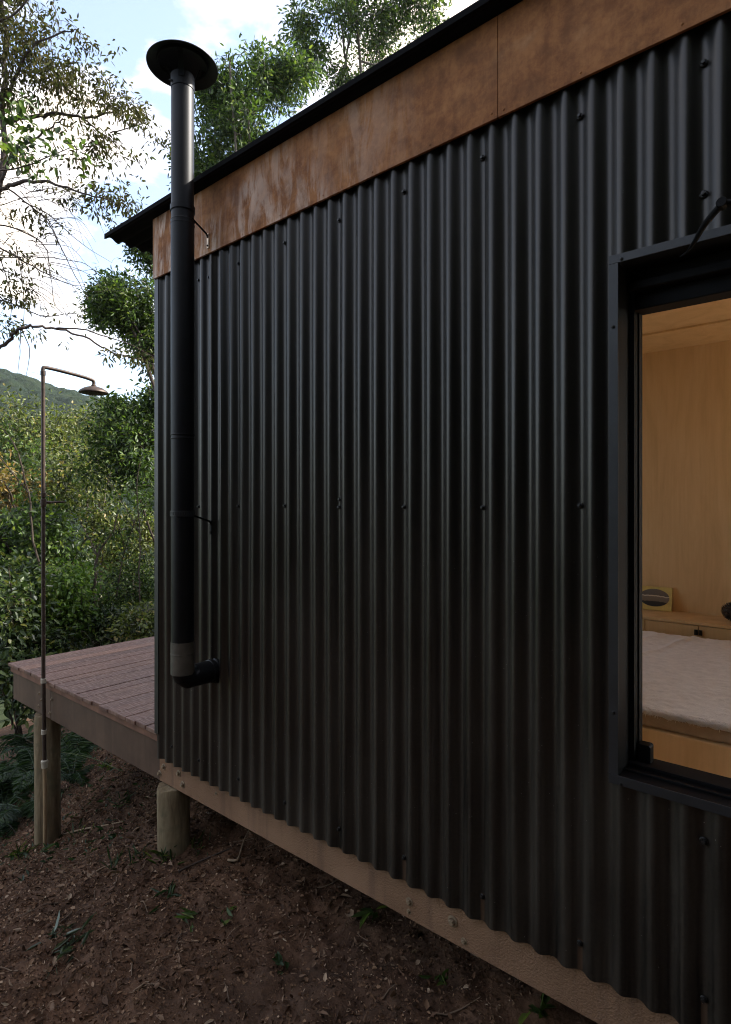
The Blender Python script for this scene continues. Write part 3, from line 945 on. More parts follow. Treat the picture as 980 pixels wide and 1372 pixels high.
# cowl: shallow hat on straps
zc_ = fz(88)
R = 0.152
prof = [(0.0, 0.058), (0.05, 0.050), (0.105, 0.022), (0.112, 0.018), (0.145, 0.002), (R, -0.004), (R, -0.0062), (0.144, -0.0002), (0.112, 0.0145), (0.104, 0.0185), (0.05, 0.046), (0.0, 0.054)]
cowl = put(MB().lathe(prof, (FX, FY, zc_), 64), 'cowl', M['flue'], flue, 50)
MB().lathe([(0.103, 0.017), (0.1035, 0.002), (0.1055, 0.002), (0.106, 0.017)], (FX, FY, zc_), 56).build('cowl_ring', M['flue'], cowl, 40)
for k in range(3):
    a = math.radians(200 + 120 * k); ca, sa = math.cos(a), math.sin(a)
    pth = [(FX + r * ca, FY + r * sa, z) for r, z in ((FR * 1.04, fz(112)), (FR * 1.06, fz(104)), (FR * 1.5, zc_ + 0.010), (0.098, zc_ + 0.016))]
    w = np.array([-sa, ca, 0]) * 0.011; tn = np.array([ca, sa, 0]) * 0.0015
    v = []; f = []
    for p in pth:
        p = np.array(p); v += [p - w - tn, p + w - tn, p + w + tn, p - w + tn]
    for j in range(3):
        for q_ in range(4): f.append((4 * j + q_, 4 * j + (q_ + 1) % 4, 4 * j + 4 + (q_ + 1) % 4, 4 * j + 4 + q_))
    f += [(3, 2, 1, 0), (12, 13, 14, 15)]
    MB().add(v, f).build('strap', M['flue'], cowl)
o = bpy.data.objects.new('screw', screw_mesh()); col.objects.link(o); o.parent = top; o.location = (FX - 0.004, FY - FR * 1.02, fz(116)); o.scale = (0.7, 1, 0.7)


def clamp(py, plate_px, plate_top, plate_bot, y_wall, mat_band, mat_plate):
    z = fz(py)
    b = MB().lathe([(FR * 1.035, z - 0.012), (FR * 1.075, z - 0.0115), (FR * 1.075, z + 0.0115), (FR * 1.035, z + 0.012)], (FX, FY, 0), 48)
    b.box(FX - FR - 0.026, FX - FR * 0.98, FY - 0.010, FY - 0.004, z - 0.011, z + 0.011)
    b.box(FX - FR - 0.026, FX - FR * 0.98, FY + 0.004, FY + 0.010, z - 0.011, z + 0.011)
    b.tube([(FX - FR - 0.016, FY - 0.016, z), (FX - FR - 0.016, FY + 0.016, z)], 0.004, 8)
    cb = put(b, 'clamp', mat_band, flue, 30)
    pt = WY(plate_px, plate_top, y_wall); pb = WY(plate_px, plate_bot, y_wall)
    br = MB()
    s0 = np.array([FX + FR * 0.9, FY + FR * 0.35, z - 0.045 if py < 500 else z - 0.006]); s1 = np.array([pt[0], y_wall - 0.012, pt[2] - 0.004]); s2 = np.array([pt[0], y_wall - 0.004, pt[2] - 0.014])
    br.tube([s0, s1, s2], [0.0042, 0.0042, 0.0042], 8)
    put(br, 'bracket_arm', M['black'], flue, 40)
    pl = MB().box(pt[0] - 0.007, pt[0] + 0.007, y_wall - 0.005, y_wall - 0.0006, pb[2], pt[2])
    plo = put(pl, 'bracket_plate', mat_plate, flue, None, 0.001)
    for zz in (pt[2] - 0.018, pb[2] + 0.012):
        so = bpy.data.objects.new('screw', screw_mesh()); col.objects.link(so); so.parent = plo; so.location = (pt[0], y_wall - 0.005, zz); so.scale = (0.55,) * 3
    return cb


clamp(281, 279.5, 313, 333, y_f, M['flue'], M['brass'])
c_ = clamp(688, 283.5, 697, 716, 0.0 - AMP, M['flash'], M['black'])
z = fz(688)
for k in range(16):      # slots punched in the strap, raised lands between them
    a = math.radians(190 + k * 10)
    p = np.array([FX + FR * 1.078 * math.cos(a), FY + FR * 1.078 * math.sin(a), z])
    tng = np.array([-math.sin(a), math.cos(a), 0]) * 0.0022; rad = np.array([math.cos(a), math.sin(a), 0]) * 0.0008
    v = []
    for sz in (-0.007, 0.007):
        for tt, r_ in ((-1, -1), (1, -1), (1, 1), (-1, 1)): v.append(p + tng * tt + rad * r_ + np.array([0, 0, sz]))
    MB().add(v, [(0, 3, 2, 1), (4, 5, 6, 7), (0, 1, 5, 4), (1, 2, 6, 5), (2, 3, 7, 6), (3, 0, 4, 7)]).build('strap_land', M['screw'], c_)

# ------------------------------------------------------------------ outdoor shower
ys_ = -0.028
sp0 = WY(58, 493, ys_); sp_d = WY(58.5, 905, ys_); spb = WY(60, 1023, ys_)
shower = empty('outdoor_shower', (spb[0], ys_, float(ground(spb[0], ys_))))
tag(shower, 'slim copper pipe outdoor shower with round head standing at the deck edge', 'shower')
spr = 0.0125
sx_ = sp_d[0]
armL = 0.335
top_z = sp0[2]
riser = MB().tube([(spb[0], ys_, spb[2]), (sx_, ys_, sp_d[2]), (sp0[0], ys_, top_z - 0.03)], spr, 16)
put(riser, 'riser_pipe', M['shower'], shower, 60)
arm = MB().tube(catmull([(sp0[0], ys_, top_z - 0.03), (sp0[0], ys_, top_z - 0.006), (sp0[0], ys_ + 0.025, top_z + 0.006), (sp0[0], ys_ + armL * 0.6, top_z - 0.008), (sp0[0], ys_ + armL - 0.03, top_z - 0.022), (sp0[0], ys_ + armL, top_z - 0.034), (sp0[0], ys_ + armL + 0.001, top_z - 0.065)], 5), spr * 0.95, 14)
put(arm, 'shower_arm', M['shower'], shower, 60)
put(MB().lathe([(spr, -0.03), (spr * 1.3, -0.028), (spr * 1.3, 0.0), (spr, 0.002)], (sp0[0], ys_, top_z - 0.02), 16), 'pipe_joint', M['shower'], shower, 40)
hc_ = (sp0[0], ys_ + armL + 0.001, top_z - 0.105)
sh = put(MB().lathe([(0.0, 0.047), (0.013, 0.047), (0.017, 0.042), (0.017, 0.036), (0.030, 0.033), (0.062, 0.022), (0.090, 0.004), (0.098, -0.006), (0.0985, -0.011), (0.094, -0.014), (0.0, -0.017)], hc_, 40), 'shower_head', M['shower'], shower, 35)
nz = MB()
for rr_, cnt in ((0.02, 6), (0.045, 12), (0.07, 20)):
    for k in range(cnt):
        a = 2 * math.pi * k / cnt
        nz.lathe([(0.0028, 0.003), (0.0022, -0.004), (0, -0.004)], (hc_[0] + rr_ * math.cos(a), hc_[1] + rr_ * math.sin(a), hc_[2] - 0.0165), 6)
nz.build('nozzles', M['screw'], sh)
zt_ = float(WY(58, 673, ys_)[2])
tp = MB()
tp.lathe([(spr, -0.03), (spr * 1.45, -0.027), (spr * 1.5, 0.02), (spr, 0.024)], (sx_, ys_, zt_), 18)
tp.tube([(sx_, ys_, zt_), (sx_, ys_ + 0.045, zt_), (sx_, ys_ + 0.05, zt_)], [0.010, 0.010, 0.008], 12)
tp = put(tp, 'tap', M['shower'], shower, 40)
MB().tube([(sx_, ys_ + 0.048, zt_), (sx_ + 0.01, ys_ + 0.10, zt_ + 0.003), (sx_ + 0.012, ys_ + 0.135, zt_ + 0.002)], [0.007, 0.0075, 0.004], 10).build('tap_lever', M['shower'], tp, 60)
for py, m_, s in ((663, 'shower', 1.35), (912, 'coupling', 1.35), (980, 'coupling', 1.4)):
    z = float(WY(58.5, py, ys_)[2]); xx = sx_ if py < 950 else (sx_ + spb[0]) / 2
    put(MB().lathe([(spr, -0.016), (spr * s, -0.014), (spr * s, 0.014), (spr, 0.016)], (xx, ys_, z), 18), 'pipe_joint', M[m_], shower, 40)
put(MB().lathe([(spr, -0.03), (spr * 1.5, -0.027), (spr * 1.5, 0.002), (spr * 1.75, 0.004), (spr * 1.75, 0.018), (spr * 1.2, 0.026)], (spb[0], ys_, spb[2]), 20), 'pipe_coupling', M['coupling'], shower, 40)
gb = WY(60.5, 1130, ys_)
zgb = float(ground(gb[0], ys_))
put(MB().tube([(gb[0], ys_, zgb - 0.2), (gb[0], ys_, (zgb + spb[2]) / 2), (spb[0], ys_, spb[2])], 0.0118, 14), 'supply_pipe', M['pvc'], shower, 60)

# ------------------------------------------------------------------ furniture seen through the window
BZ = EYE - H(0.125, 3.7); BY1 = 3.7 + CAM[1]; BY0 = H(1, 1) * 0 + (BZ and (EYE - BZ) * 0.6453 / 0.2044) + CAM[1]
BX0, BX1 = 1.10, 3.15
bed = empty('bed', ((BX0 + BX1) / 2, (BY0 + BY1) / 2, FLOOR + 0.0005))
tag(bed, 'low wooden platform bed with beige mattress seen through the window', 'bed')
put(MB().box(BX0 - 0.03, BX1 + 0.03, BY0 - 0.008, BY1, FLOOR + 0.0005, BZ - 0.075), 'bed_base', M['ply'], bed, None, 0.004)
put(MB().box(BX0, BX1, BY0 + 0.008, BY1 - 0.01, BZ - 0.0745, BZ - 0.012), 'mattress', M['mattress'], bed, None, 0.012)
# fluffy throw: puckered grid with a shaggy front edge
nx_, ny_ = 260, 110
ux = np.linspace(BX0 + 0.01, BX1 - 0.01, nx_); uy = np.linspace(BY0 - 0.004, BY1 - 0.02, ny_)
UX, UY = np.meshgrid(ux, uy, indexing='ij')
UZ = BZ - 0.008 + 0.010 * fbm(UX * 6, UY * 6, 3, 41) + 0.020 * np.abs(fbm(UX * 22, UY * 46, 3, 43)) + 0.004 * np.sin(UX * 9 + UY * 3)
crease = np.exp(-((UX - (1.83 + 0.16 * (UY - BY0) + 0.012 * np.sin(UY * 16))) / 0.016) ** 2) * 0.006 + np.exp(-((UX - (1.62 + 0.2 * (UY - BY0))) / 0.016) ** 2) * 0.004
UZ = np.maximum(UZ, BZ - 0.0105) + crease
drop = smooth(uy, BY0 + 0.012, BY0 - 0.004)[None, :]
UZ = UZ - drop * (0.014 + 0.02 * np.abs(fbm(UX * 30, UY * 0 + 2, 2, 44)))
i = np.arange(nx_ * ny_).reshape(nx_, ny_)
q = np.stack([i[:-1, :-1], i[1:, :-1], i[1:, 1:], i[:-1, 1:]], -1).reshape(-1, 4)
thr = quads_object('throw', np.stack([UX, UY, UZ], -1).reshape(-1, 3), q, M['fabric'])
tag(thr, 'fluffy off-white throw spread over the bed behind the window', 'throw')
# shaggy pile
npile = 4200
bx_ = RN.uniform(1.45, 2.45, npile); byy = BY0 - 0.004 + 0.02 * RN.uniform(0, 1, npile) ** 1.6
bz_ = BZ - 0.006 + 0.010 * fbm(bx_ * 6, byy * 6, 3, 41) + 0.012 * np.abs(fbm(bx_ * 26, byy * 34, 2, 43))
front = byy < BY0 + 0.05
dirs = np.stack([RN.normal(0, 0.5, npile), np.where(front, -0.9, -0.6) + RN.normal(0, .3, npile), np.where(front, -0.25, 0.16) + RN.normal(0, .18, npile)], -1)
dirs = norm(dirs)
L = RN.uniform(0.012, 0.026, npile) * np.where(front, 1.35, 0.75)
sd = norm(np.cross(dirs, np.array([0, 0, 1.0]) + RN.normal(0, .2, (npile, 3)))) * 0.0014
b0 = np.stack([bx_, byy, bz_], -1); t0 = b0 + dirs * L[:, None]
L = L; t0[:, 2] = np.maximum(t0[:, 2], np.where(t0[:, 1] < BY0, BZ - 0.05, BZ - 0.008))
vv = np.stack([b0 - sd, b0 + sd, t0 + sd * 0.4, t0 - sd * 0.4], 1).reshape(-1, 3)
fr_ = quads_object('pile', vv, np.arange(npile * 4).reshape(-1, 4), M['fabric'], thr)
fr_['kind'] = 'stuff'

# low cupboard along the back wall
CZ = EYE - 0.662; CY0 = 3.814 + CAM[1]; CY1 = ROOM_Y1 - 0.002
cab = empty('low_cupboard', (2.0, (CY0 + CY1) / 2, FLOOR + 0.0005))
tag(cab, 'long low plywood cupboard along the back wall behind the bed', 'cupboard')
put(MB().box(0.5, 3.6, CY0 - 0.004, CY1, CZ - 0.018, CZ), 'top_board', M['ply_dark'], cab, None, 0.002)
put(MB().box(0.51, 3.59, CY0 + 0.02, CY1, FLOOR + 0.0005, CZ - 0.0185), 'carcass', M['ply_dark'], cab)
xd = [wx(864.2, CY0), wx(935.9, CY0)]; dw = xd[1] - xd[0]
for k in range(-3, 6):
    a, b = xd[0] + k * dw + 0.0018, xd[0] + (k + 1) * dw - 0.0018
    if b > 3.58 or a < 0.52: continue
    d = put(MB().box(a, b, CY0 + 0.002, CY0 + 0.0195, FLOOR + 0.03, CZ - 0.0215), 'cupboard_door', M['ply_dark'], cab, None, 0.001)
    hx_ = b if k % 2 == 0 else a
    hx0, hx1 = (b - 0.019, b - 0.0005) if k % 2 == 0 else (a + 0.0005, a + 0.019)
    MB().box(hx0, hx1, CY0 - 0.004, CY0 + 0.0018, CZ - 0.075, CZ - 0.044).build('handle', M['screw'], d, bevel=0.001)

# small picture leaning on the wall: plain oval landscape on a yellow board
pic_y = CY1 - 0.045
pr = WY(900, 819, pic_y); pw, ph = 0.205, 0.150
pic = empty('picture', (pr[0] - pw / 2, pic_y, CZ + 0.0005))
tag(pic, 'small yellow picture with a dark oval landscape leaning on the cupboard', 'picture')
pic.rotation_euler = (math.radians(-12), 0, math.radians(3))
bd = MB().box(-pw / 2, pw / 2, -0.006, 0.006, 0.0, ph).build('board', m_simple('yellow_card', (0.66, 0.54, 0.19), 0.7, var=0.12, scale=30), pic, bevel=0.0015)
t = NT('oval_landscape_print')
zz = t.node('ShaderNodeSeparateXYZ'); t.link(t.tc(), zz.inputs[0])
wob = t.math('ADD', zz.outputs['Z'], t.math('MULTIPLY', t.noise(t.mapped((22, 1, 1)), 1.0, 3), 0.030))
cc = t.ramp(t.math('MULTIPLY', wob, 6.5), [(0.0, (0.018, 0.018, 0.022)), (0.45, (0.03, 0.03, 0.034)), (0.47, (0.19, 0.165, 0.14)), (0.66, (0.22, 0.19, 0.165)), (0.665, (0.62, 0.58, 0.5)), (0.70, (0.62, 0.58, 0.5)), (0.71, (0.15, 0.13, 0.12)), (1.0, (0.19, 0.165, 0.15))])
t.set(cc, 0.6)
ov = MB(); ns = 48
ov.add([(0.088 * math.cos(2 * math.pi * k / ns), -0.0072, ph * 0.53 + 0.056 * math.sin(2 * math.pi * k / ns)) for k in range(ns)] + [(0.0, -0.0072, ph * 0.53)], [(k, (k + 1) % ns, ns) for k in range(ns)])
ov.build('print', t.m, pic)

# dried seed head / pine cone on the cupboard
pc = WY(981, 820, CY0 + 0.15)
mb = MB(); CR = 0.058
cz0 = CZ + CR * 0.98
mb.lathe([(0.0, -CR * .8), (CR * .55, -CR * .6), (CR * .8, 0), (CR * .55, CR * .6), (0, CR * .8)], (0, 0, 0), 16)
for k in range(210):
    ph_ = math.acos(1 - 2 * (k + 0.5) / 210); th = k * 2.39996
    d = np.array([math.sin(ph_) * math.cos(th), math.sin(ph_) * math.sin(th), math.cos(ph_)])
    u = norm(np.cross(d, [0.1, 0.2, 1.0])); w = np.cross(d, u)
    b = d * CR * 0.66; tip = d * CR * rnd.uniform(0.9, 1.06) + np.array([0, 0, 0.004]); md = d * CR * 0.86
    mb.add([b, md + u * 0.0048, tip, md - u * 0.0048, md + w * 0.003], [(0, 1, 4), (1, 2, 4), (2, 3, 4), (3, 0, 4), (0, 3, 2, 1)])
cone = mb.build('pine_cone', m_simple('dark_dried_cone', (0.045, 0.030, 0.022), 0.7, var=0.5, scale=60))
cone.location = (pc[0], CY0 + 0.15, cz0)
tag(cone, 'dark spiky dried cone standing on the low cupboard', 'pine cone')

# ------------------------------------------------------------------ vegetation
LEAF = {
    'dark':   m_leaf('leaf_dark_green', [(0.0, (0.012, 0.022, 0.008)), (0.5, (0.030, 0.052, 0.015)), (0.85, (0.070, 0.100, 0.024)), (1.0, (0.13, 0.13, 0.03))], 0.30),
    'mid':    m_leaf('leaf_mid_green', [(0.0, (0.014, 0.026, 0.008)), (0.5, (0.044, 0.075, 0.018)), (0.85, (0.095, 0.150, 0.028)), (1.0, (0.17, 0.20, 0.045))], 0.38),
    'olive':  m_leaf('leaf_olive', [(0.0, (0.018, 0.024, 0.008)), (0.4, (0.058, 0.072, 0.019)), (0.75, (0.110, 0.135, 0.030)), (0.92, (0.17, 0.185, 0.046)), (1.0, (0.28, 0.21, 0.07))], 0.36),
    'gold':   m_leaf('leaf_golden', [(0.0, (0.055, 0.055, 0.016)), (0.4, (0.13, 0.10, 0.028)), (0.7, (0.22, 0.145, 0.040)), (0.9, (0.28, 0.175, 0.055)), (1.0, (0.36, 0.21, 0.10))], 0.38),
    'bright': m_leaf('leaf_bright_green', [(0.0, (0.045, 0.090, 0.014)), (0.5, (0.085, 0.150, 0.022)), (1.0, (0.15, 0.21, 0.035))], 0.42),
    'brown':  m_leaf('leaf_dull_brown_green', [(0.0, (0.028, 0.028, 0.012)), (0.45, (0.052, 0.050, 0.018)), (0.8, (0.080, 0.064, 0.024)), (1.0, (0.070, 0.095, 0.024))], 0.3, 0.8, 0.1),
    'grey':   m_leaf('leaf_grey_green', [(0.0, (0.030, 0.046, 0.026)), (0.5, (0.060, 0.084, 0.046)), (1.0, (0.115, 0.135, 0.080))], 0.25, 0.32, 0.6),
    'fern':   m_leaf('leaf_fern', [(0.0, (0.012, 0.028, 0.009)), (0.6, (0.024, 0.050, 0.015)), (1.0, (0.048, 0.080, 0.022))], 0.3),
}
BARK = {'dark': m_bark('bark_dark', (0.030, 0.022, 0.016), (0.075, 0.058, 0.043)), 'grey': m_bark('bark_grey', (0.075, 0.062, 0.050), (0.17, 0.145, 0.12)), 'twig': m_bark('bark_twig', (0.040, 0.030, 0.026), (0.085, 0.066, 0.056))}


def leaf_geo(base, dirs, L, Wd, rng, curl=0.12):
    n = len(base)
    side = norm(np.cross(dirs, rng.normal(0, 1, (n, 3)) + np.array([0, 0, 1.2])))
    nr = np.cross(side, dirs)
    L = L[:, None]; Wd = Wd[:, None]
    r1 = base + dirs * L * 0.32 + side * Wd * 0.5 + nr * Wd * 0.16
    l1 = base + dirs * L * 0.32 - side * Wd * 0.5 + nr * Wd * 0.16
    r2 = base + dirs * L * 0.70 + side * Wd * 0.38 + nr * (Wd * 0.12 - L * curl * 0.4)
    l2 = base + dirs * L * 0.70 - side * Wd * 0.38 + nr * (Wd * 0.12 - L * curl * 0.4)
    tp = base + dirs * L - nr * L * curl
    v = np.stack([base, r1, r2, tp, l2, l1], 1).reshape(-1, 3)
    k = (np.arange(n) * 6)[:, None]
    f = np.concatenate([k + np.array([0, 1, 2, 3]), k + np.array([0, 3, 4, 5])], 1).reshape(-1, 4)
    return v, f


def grow(name, label, cat, base, skeleton, blobs, leaf, lmat, bark, seed, group=None, droop=0.25, bare=0, clump=0.22, per=26, thick=1.0, sub=True):
    """skeleton: [(points, r0, r1)]; blobs: [(centre, radii, n_clumps)]; leaf: (length, width)"""
    rng = np.random.default_rng(seed); rl = random.Random(seed)
    root = empty(name, tuple(float(c) for c in base)); tag(root, label, cat, group)
    off = -np.asarray(base, float)
    tw = MB(); nodes = []
    for pts, r0, r1 in skeleton:
        path = catmull(pts, 5)
        wob = rng.normal(0, 1, path.shape) * r0 * 0.35; wob[0] = 0; wob[-1] = 0
        path = path + wob
        tw.tube(path + off, np.linspace(r0, r1, len(path)), 8 if r0 > 0.02 else 5, False)
        for p_, r_ in zip(path[2:], np.linspace(r0, r1, len(path))[2:]): nodes.append((p_, r_))
    NP = np.array([p_ for p_, _ in nodes]); NRd = np.array([r_ for _, r_ in nodes])
    newp, newr = [], []

    def attach(target, rmax, rend, sides, sag):
        nonlocal NP, NRd
        d = np.linalg.norm(NP - target, axis=1) + 0.25 * np.maximum(NP[:, 2] - target[2], 0)
        j = int(np.argmin(d)); a = NP[j]; r0 = min(NRd[j] * 0.8, rmax)
        ln = np.linalg.norm(target - a)
        m1 = a + (target - a) * 0.35 + rng.normal(0, 1, 3) * ln * 0.09 + np.array([0, 0, sag * ln])
        m2 = a + (target - a) * 0.72 + rng.normal(0, 1, 3) * ln * 0.09 + np.array([0, 0, sag * 0.8 * ln])
        path = catmull([a, m1, m2, target], 2)
        rad = np.linspace(r0, min(rend, r0), len(path))
        tw.tube(path + off, rad, sides, False)
        NP = np.concatenate([NP, path[1:]]); NRd = np.concatenate([NRd, rad[1:]])

    clumps = []
    for c, rad, ncl in blobs:
        c = np.asarray(c, float); rad = np.asarray(rad, float) * np.ones(3)
        if sub:
            ns = max(3, int(round(ncl / 9)))
            for s in range(ns):
                d = norm(rng.normal(0, 1, 3)); sc = c + d * rad * rng.uniform(0.35, 0.95)
                attach(sc, 0.03 * thick, 0.008 * thick, 5, 0.10)
                sr = rad * rng.uniform(0.17, 0.34)
                for _ in range(max(1, int(ncl / ns))):
                    clumps.append(sc + np.clip(rng.normal(0, 0.6, 3), -1.1, 1.1) * sr)
        else:
            for _ in range(ncl): clumps.append(c + np.clip(rng.normal(0, 0.55, 3), -1.2, 1.2) * rad)
    order = sorted(range(len(clumps)), key=lambda k_: float(np.min(np.linalg.norm(NP - clumps[k_], axis=1))))
    for k_ in order: attach(clumps[k_], 0.008 * thick, 0.0022 * thick, 3, 0.06)
    for _ in range(bare):
        j = rl.randrange(len(NP)); a = NP[j]
        e = a + rng.normal(0, 1, 3) * 0.25 + np.array([0, 0, -rl.uniform(0.1, 0.5)])
        attach(e, 0.004, 0.0015, 3, 0.15)
    put(tw, 'trunk', bark, root, 180).location = (0, 0, 0)
    cl = np.array(clumps)
    if len(cl):
        cnt = np.maximum(3, rng.poisson(per, len(cl)))
        ci = np.repeat(np.arange(len(cl)), cnt); n = len(ci)
        o = np.clip(rng.normal(0, 0.5, (n, 3)), -1, 1) * clump
        bs = cl[ci] + o
        cd = norm(rng.normal(0, 1, (len(cl), 3)))          # each sprig has a lean of its own
        d = norm(norm(o) * 0.7 + cd[ci] * 0.5 + rng.normal(0, 0.45, (n, 3)) + np.array([0, 0, -droop]))
        L = leaf[0] * rng.uniform(0.65, 1.25, n); Wd = leaf[1] * rng.uniform(0.7, 1.2, n)
        v, f = leaf_geo(bs + off, d, L, Wd, rng)
        quads_object('crown', v, f, lmat, root)
    return root


def gz(x, y): return float(ground(x, y))


def tree_px(name, label, cat, cpx, cpy, Z, rad, ncl, leaf, lmat, bark, seed, base_dx=0.0, trunk_r=0.045, extra=(), side=0.0, **kw):
    """tree whose main crown is centred on a photo pixel at depth Z; stands on the ground below it"""
    c = P(cpx, cpy, Z)
    b = np.array([c[0] + base_dx + RT[0] * side, c[1] + 0.2 + RT[1] * side, 0.0]); b[2] = gz(b[0], b[1])
    hgt = c[2] - b[2]
    rr = random.Random(seed)
    pts = [b + np.array([0, 0, -0.25])] + [b + (c - b) * k_ + np.array([rr.uniform(-.12, .12) * hgt * .4, rr.uniform(-.12, .12) * hgt * .4, 0]) for k_ in (0.3, 0.6, 0.85)] + [c + np.array([0, 0, rad[2] * 0.6])]
    sk = [(pts, trunk_r, trunk_r * 0.12)]
    for k_ in range(rr.choice((2, 3))):
        a = pts[rr.choice((1, 2))]
        e = c + np.array([rr.uniform(-.8, .8) * rad[0], rr.uniform(-.8, .8) * rad[1], rr.uniform(-.3, .7) * rad[2]])
        sk.append(([a, a + (e - a) * 0.5 + np.array([0, 0, 0.1 * hgt * rr.random()]), e], trunk_r * 0.55, trunk_r * 0.18))
    blobs = [(c, rad, ncl)]
    for ex, ey, eZ, er, en in extra: blobs.append((P(ex, ey, eZ), er, en))
    fine = kw.pop('fine', 0.95)
    kw['per'] = int(kw.get('per', 26) * 1.15)
    return grow(name, label, cat, b, sk, blobs, (leaf[0] * fine, leaf[1] * fine), lmat, bark, seed, **kw)


G = 'trees of the forest beyond the deck'
# --- crowns over the roof
tA = tree_px('tree', 'glossy green tree rising just behind the roof beside the flue cowl', 'tree', 335, 185, 9.5, (1.0, 0.95, 0.9), 210, (0.095, 0.034), LEAF['mid'], BARK['grey'], 21, group=G, thick=1.7, per=26, clump=0.2, trunk_r=0.07,
             extra=((300, 125, 9.4, (0.5, .5, .4), 90), (390, 115, 9.6, (0.5, .5, .42), 90), (275, 215, 9.2, (0.5, .5, .5), 80), (345, 95, 9.5, (.35, .35, .22), 40), (290, 255, 9.3, (.5, .5, .4), 60)))
tB = tree_px('tree', 'taller light green tree standing highest behind the roof', 'tree', 490, 30, 11.5, (1.3, 1.1, 1.0), 200, (0.10, 0.036), LEAF['mid'], BARK['grey'], 22, group=G, thick=1.7, per=24, clump=0.24, trunk_r=0.08,
             extra=((425, 55, 11.3, (.5, .5, .6), 80), (560, 10, 11.5, (.6, .6, .6), 80), (475, -70, 11.6, (1.2, 1.0, .9), 110), (590, -40, 11.6, (.6, .6, .6), 60), (470, 110, 11.5, (.8, .6, .5), 70)))
tC = tree_px('tree', 'dense dark green tree hanging over the deck beside the cabin corner', 'tree', 180, 410, 8.8, (0.55, 0.6, 0.6), 260, (0.082, 0.031), LEAF['mid'], BARK['dark'], 23, group=G, thick=1.6, per=26, clump=0.17, trunk_r=0.06, side=1.6,
             extra=((148, 412, 8.7, (.33, .3, .3), 80), (190, 335, 8.9, (.35, .3, .42), 80), (205, 460, 8.8, (.4, .35, .3), 70), (150, 375, 8.8, (.2, .25, .2), 25)))
# --- the forest seen left of the cabin
tree_px('tree', 'pale olive tree behind the shower riser, left of the shower head', 'tree', 22, 600, 13.0, (1.5, 1.4, 1.05), 330, (0.11, 0.046), LEAF['olive'], BARK['dark'], 31, group=G, per=24, clump=0.28)
tree_px('tree', 'light olive rounded tree directly below the shower head', 'tree', 110, 612, 15.0, (1.4, 1.3, 1.15), 340, (0.11, 0.046), LEAF['olive'], BARK['grey'], 32, group=G, per=24, clump=0.28)
tree_px('tree', 'fresh green tree close to the cabin corner at deck height', 'tree', 190, 610, 9.0, (0.62, 0.8, 0.85), 300, (0.078, 0.036), LEAF['mid'], BARK['dark'], 33, group=G, per=26, clump=0.19, extra=((202, 540, 9.0, (.28, .3, .25), 50), (165, 560, 9.2, (.35, .3, .3), 50)), side=0.6)
tree_px('tree', 'golden leaved tree at the left edge behind the shower pipe', 'tree', 14, 655, 9.5, (0.5, 0.8, 0.36), 60, (0.09, 0.04), LEAF['gold'], BARK['dark'], 34, group=G, per=20, clump=0.24)
tree_px('tree', 'sparse tree with orange-tinged leaves right of the shower tap', 'tree', 110, 650, 10.5, (0.85, 0.9, 0.5), 120, (0.09, 0.042), LEAF['olive'], BARK['grey'], 35, group=G, per=15, clump=0.28, extra=((85, 620, 10.6, (.5, .5, .3), 35),))
tree_px('tree', 'yellow-green tree with thin dark stems between shower tap and cabin', 'tree', 165, 715, 11.0, (0.9, 0.9, 0.6), 190, (0.095, 0.04), LEAF['olive'], BARK['dark'], 36, group=G, per=22, clump=0.24)
tree_px('tree', 'broad mixed green tree low behind the shower pipe', 'tree', 40, 725, 8.4, (0.8, 0.75, 0.5), 230, (0.095, 0.045), LEAF['mid'], BARK['dark'], 37, group=G, per=20, clump=0.22)
tree_px('tree', 'far yellowish tree crown in front of the hillside', 'tree', 165, 575, 19.0, (1.4, 1.3, 0.75), 230, (0.13, 0.055), LEAF['olive'], BARK['dark'], 38, group=G, per=22, clump=0.35)
tree_px('tree', 'dark undergrowth tree behind the thin bare stems near the cabin', 'tree', 130, 780, 12.5, (1.6, 1.2, 0.85), 260, (0.11, 0.05), LEAF['dark'], BARK['dark'], 39, group=G, per=20, clump=0.28)
tree_px('tree', 'slender green tree left of the tap with upright dark stem', 'tree', 62, 660, 11.5, (0.75, .8, .8), 220, (0.09, 0.038), LEAF['mid'], BARK['dark'], 40, group=G, per=22, clump=0.22)
S = 'shrubs around the deck'
tree_px('shrub', 'leafy olive shrub beyond the deck right beside the cabin corner', 'shrub', 205, 835, 7.0, (0.4, 0.4, 0.3), 120, (0.07, 0.03), LEAF['olive'], BARK['dark'], 47, group=S, per=20, clump=0.17, trunk_r=0.02)
tree_px('shrub', 'shadowed dark shrub low behind the bright lime green shrub', 'shrub', 110, 855, 8.4, (0.9, 0.5, 0.35), 150, (0.08, 0.036), LEAF['dark'], BARK['dark'], 48, group=S, per=20, clump=0.2, trunk_r=0.02)
tree_px('shrub', 'bright lime green shrub beside the shower pipe behind the deck', 'shrub', 84, 800, 7.2, (0.38, 0.45, 0.50), 170, (0.065, 0.038), LEAF['bright'], BARK['dark'], 41, group=S, per=20, clump=0.16, trunk_r=0.03)
tree_px('shrub', 'dark broad-leaved shrub at the left edge above the deck corner', 'shrub', 12, 800, 6.6, (0.55, 0.5, 0.55), 110, (0.085, 0.040), LEAF['dark'], BARK['dark'], 42, group=S, per=24, clump=0.24, trunk_r=0.03)
tree_px('shrub', 'green shrub with twiggy stems against the far deck edge by the cabin', 'shrub', 185, 790, 8.0, (0.55, 0.5, 0.45), 150, (0.06, 0.026), LEAF['mid'], BARK['dark'], 43, group=S, per=20, clump=0.18, trunk_r=0.03)
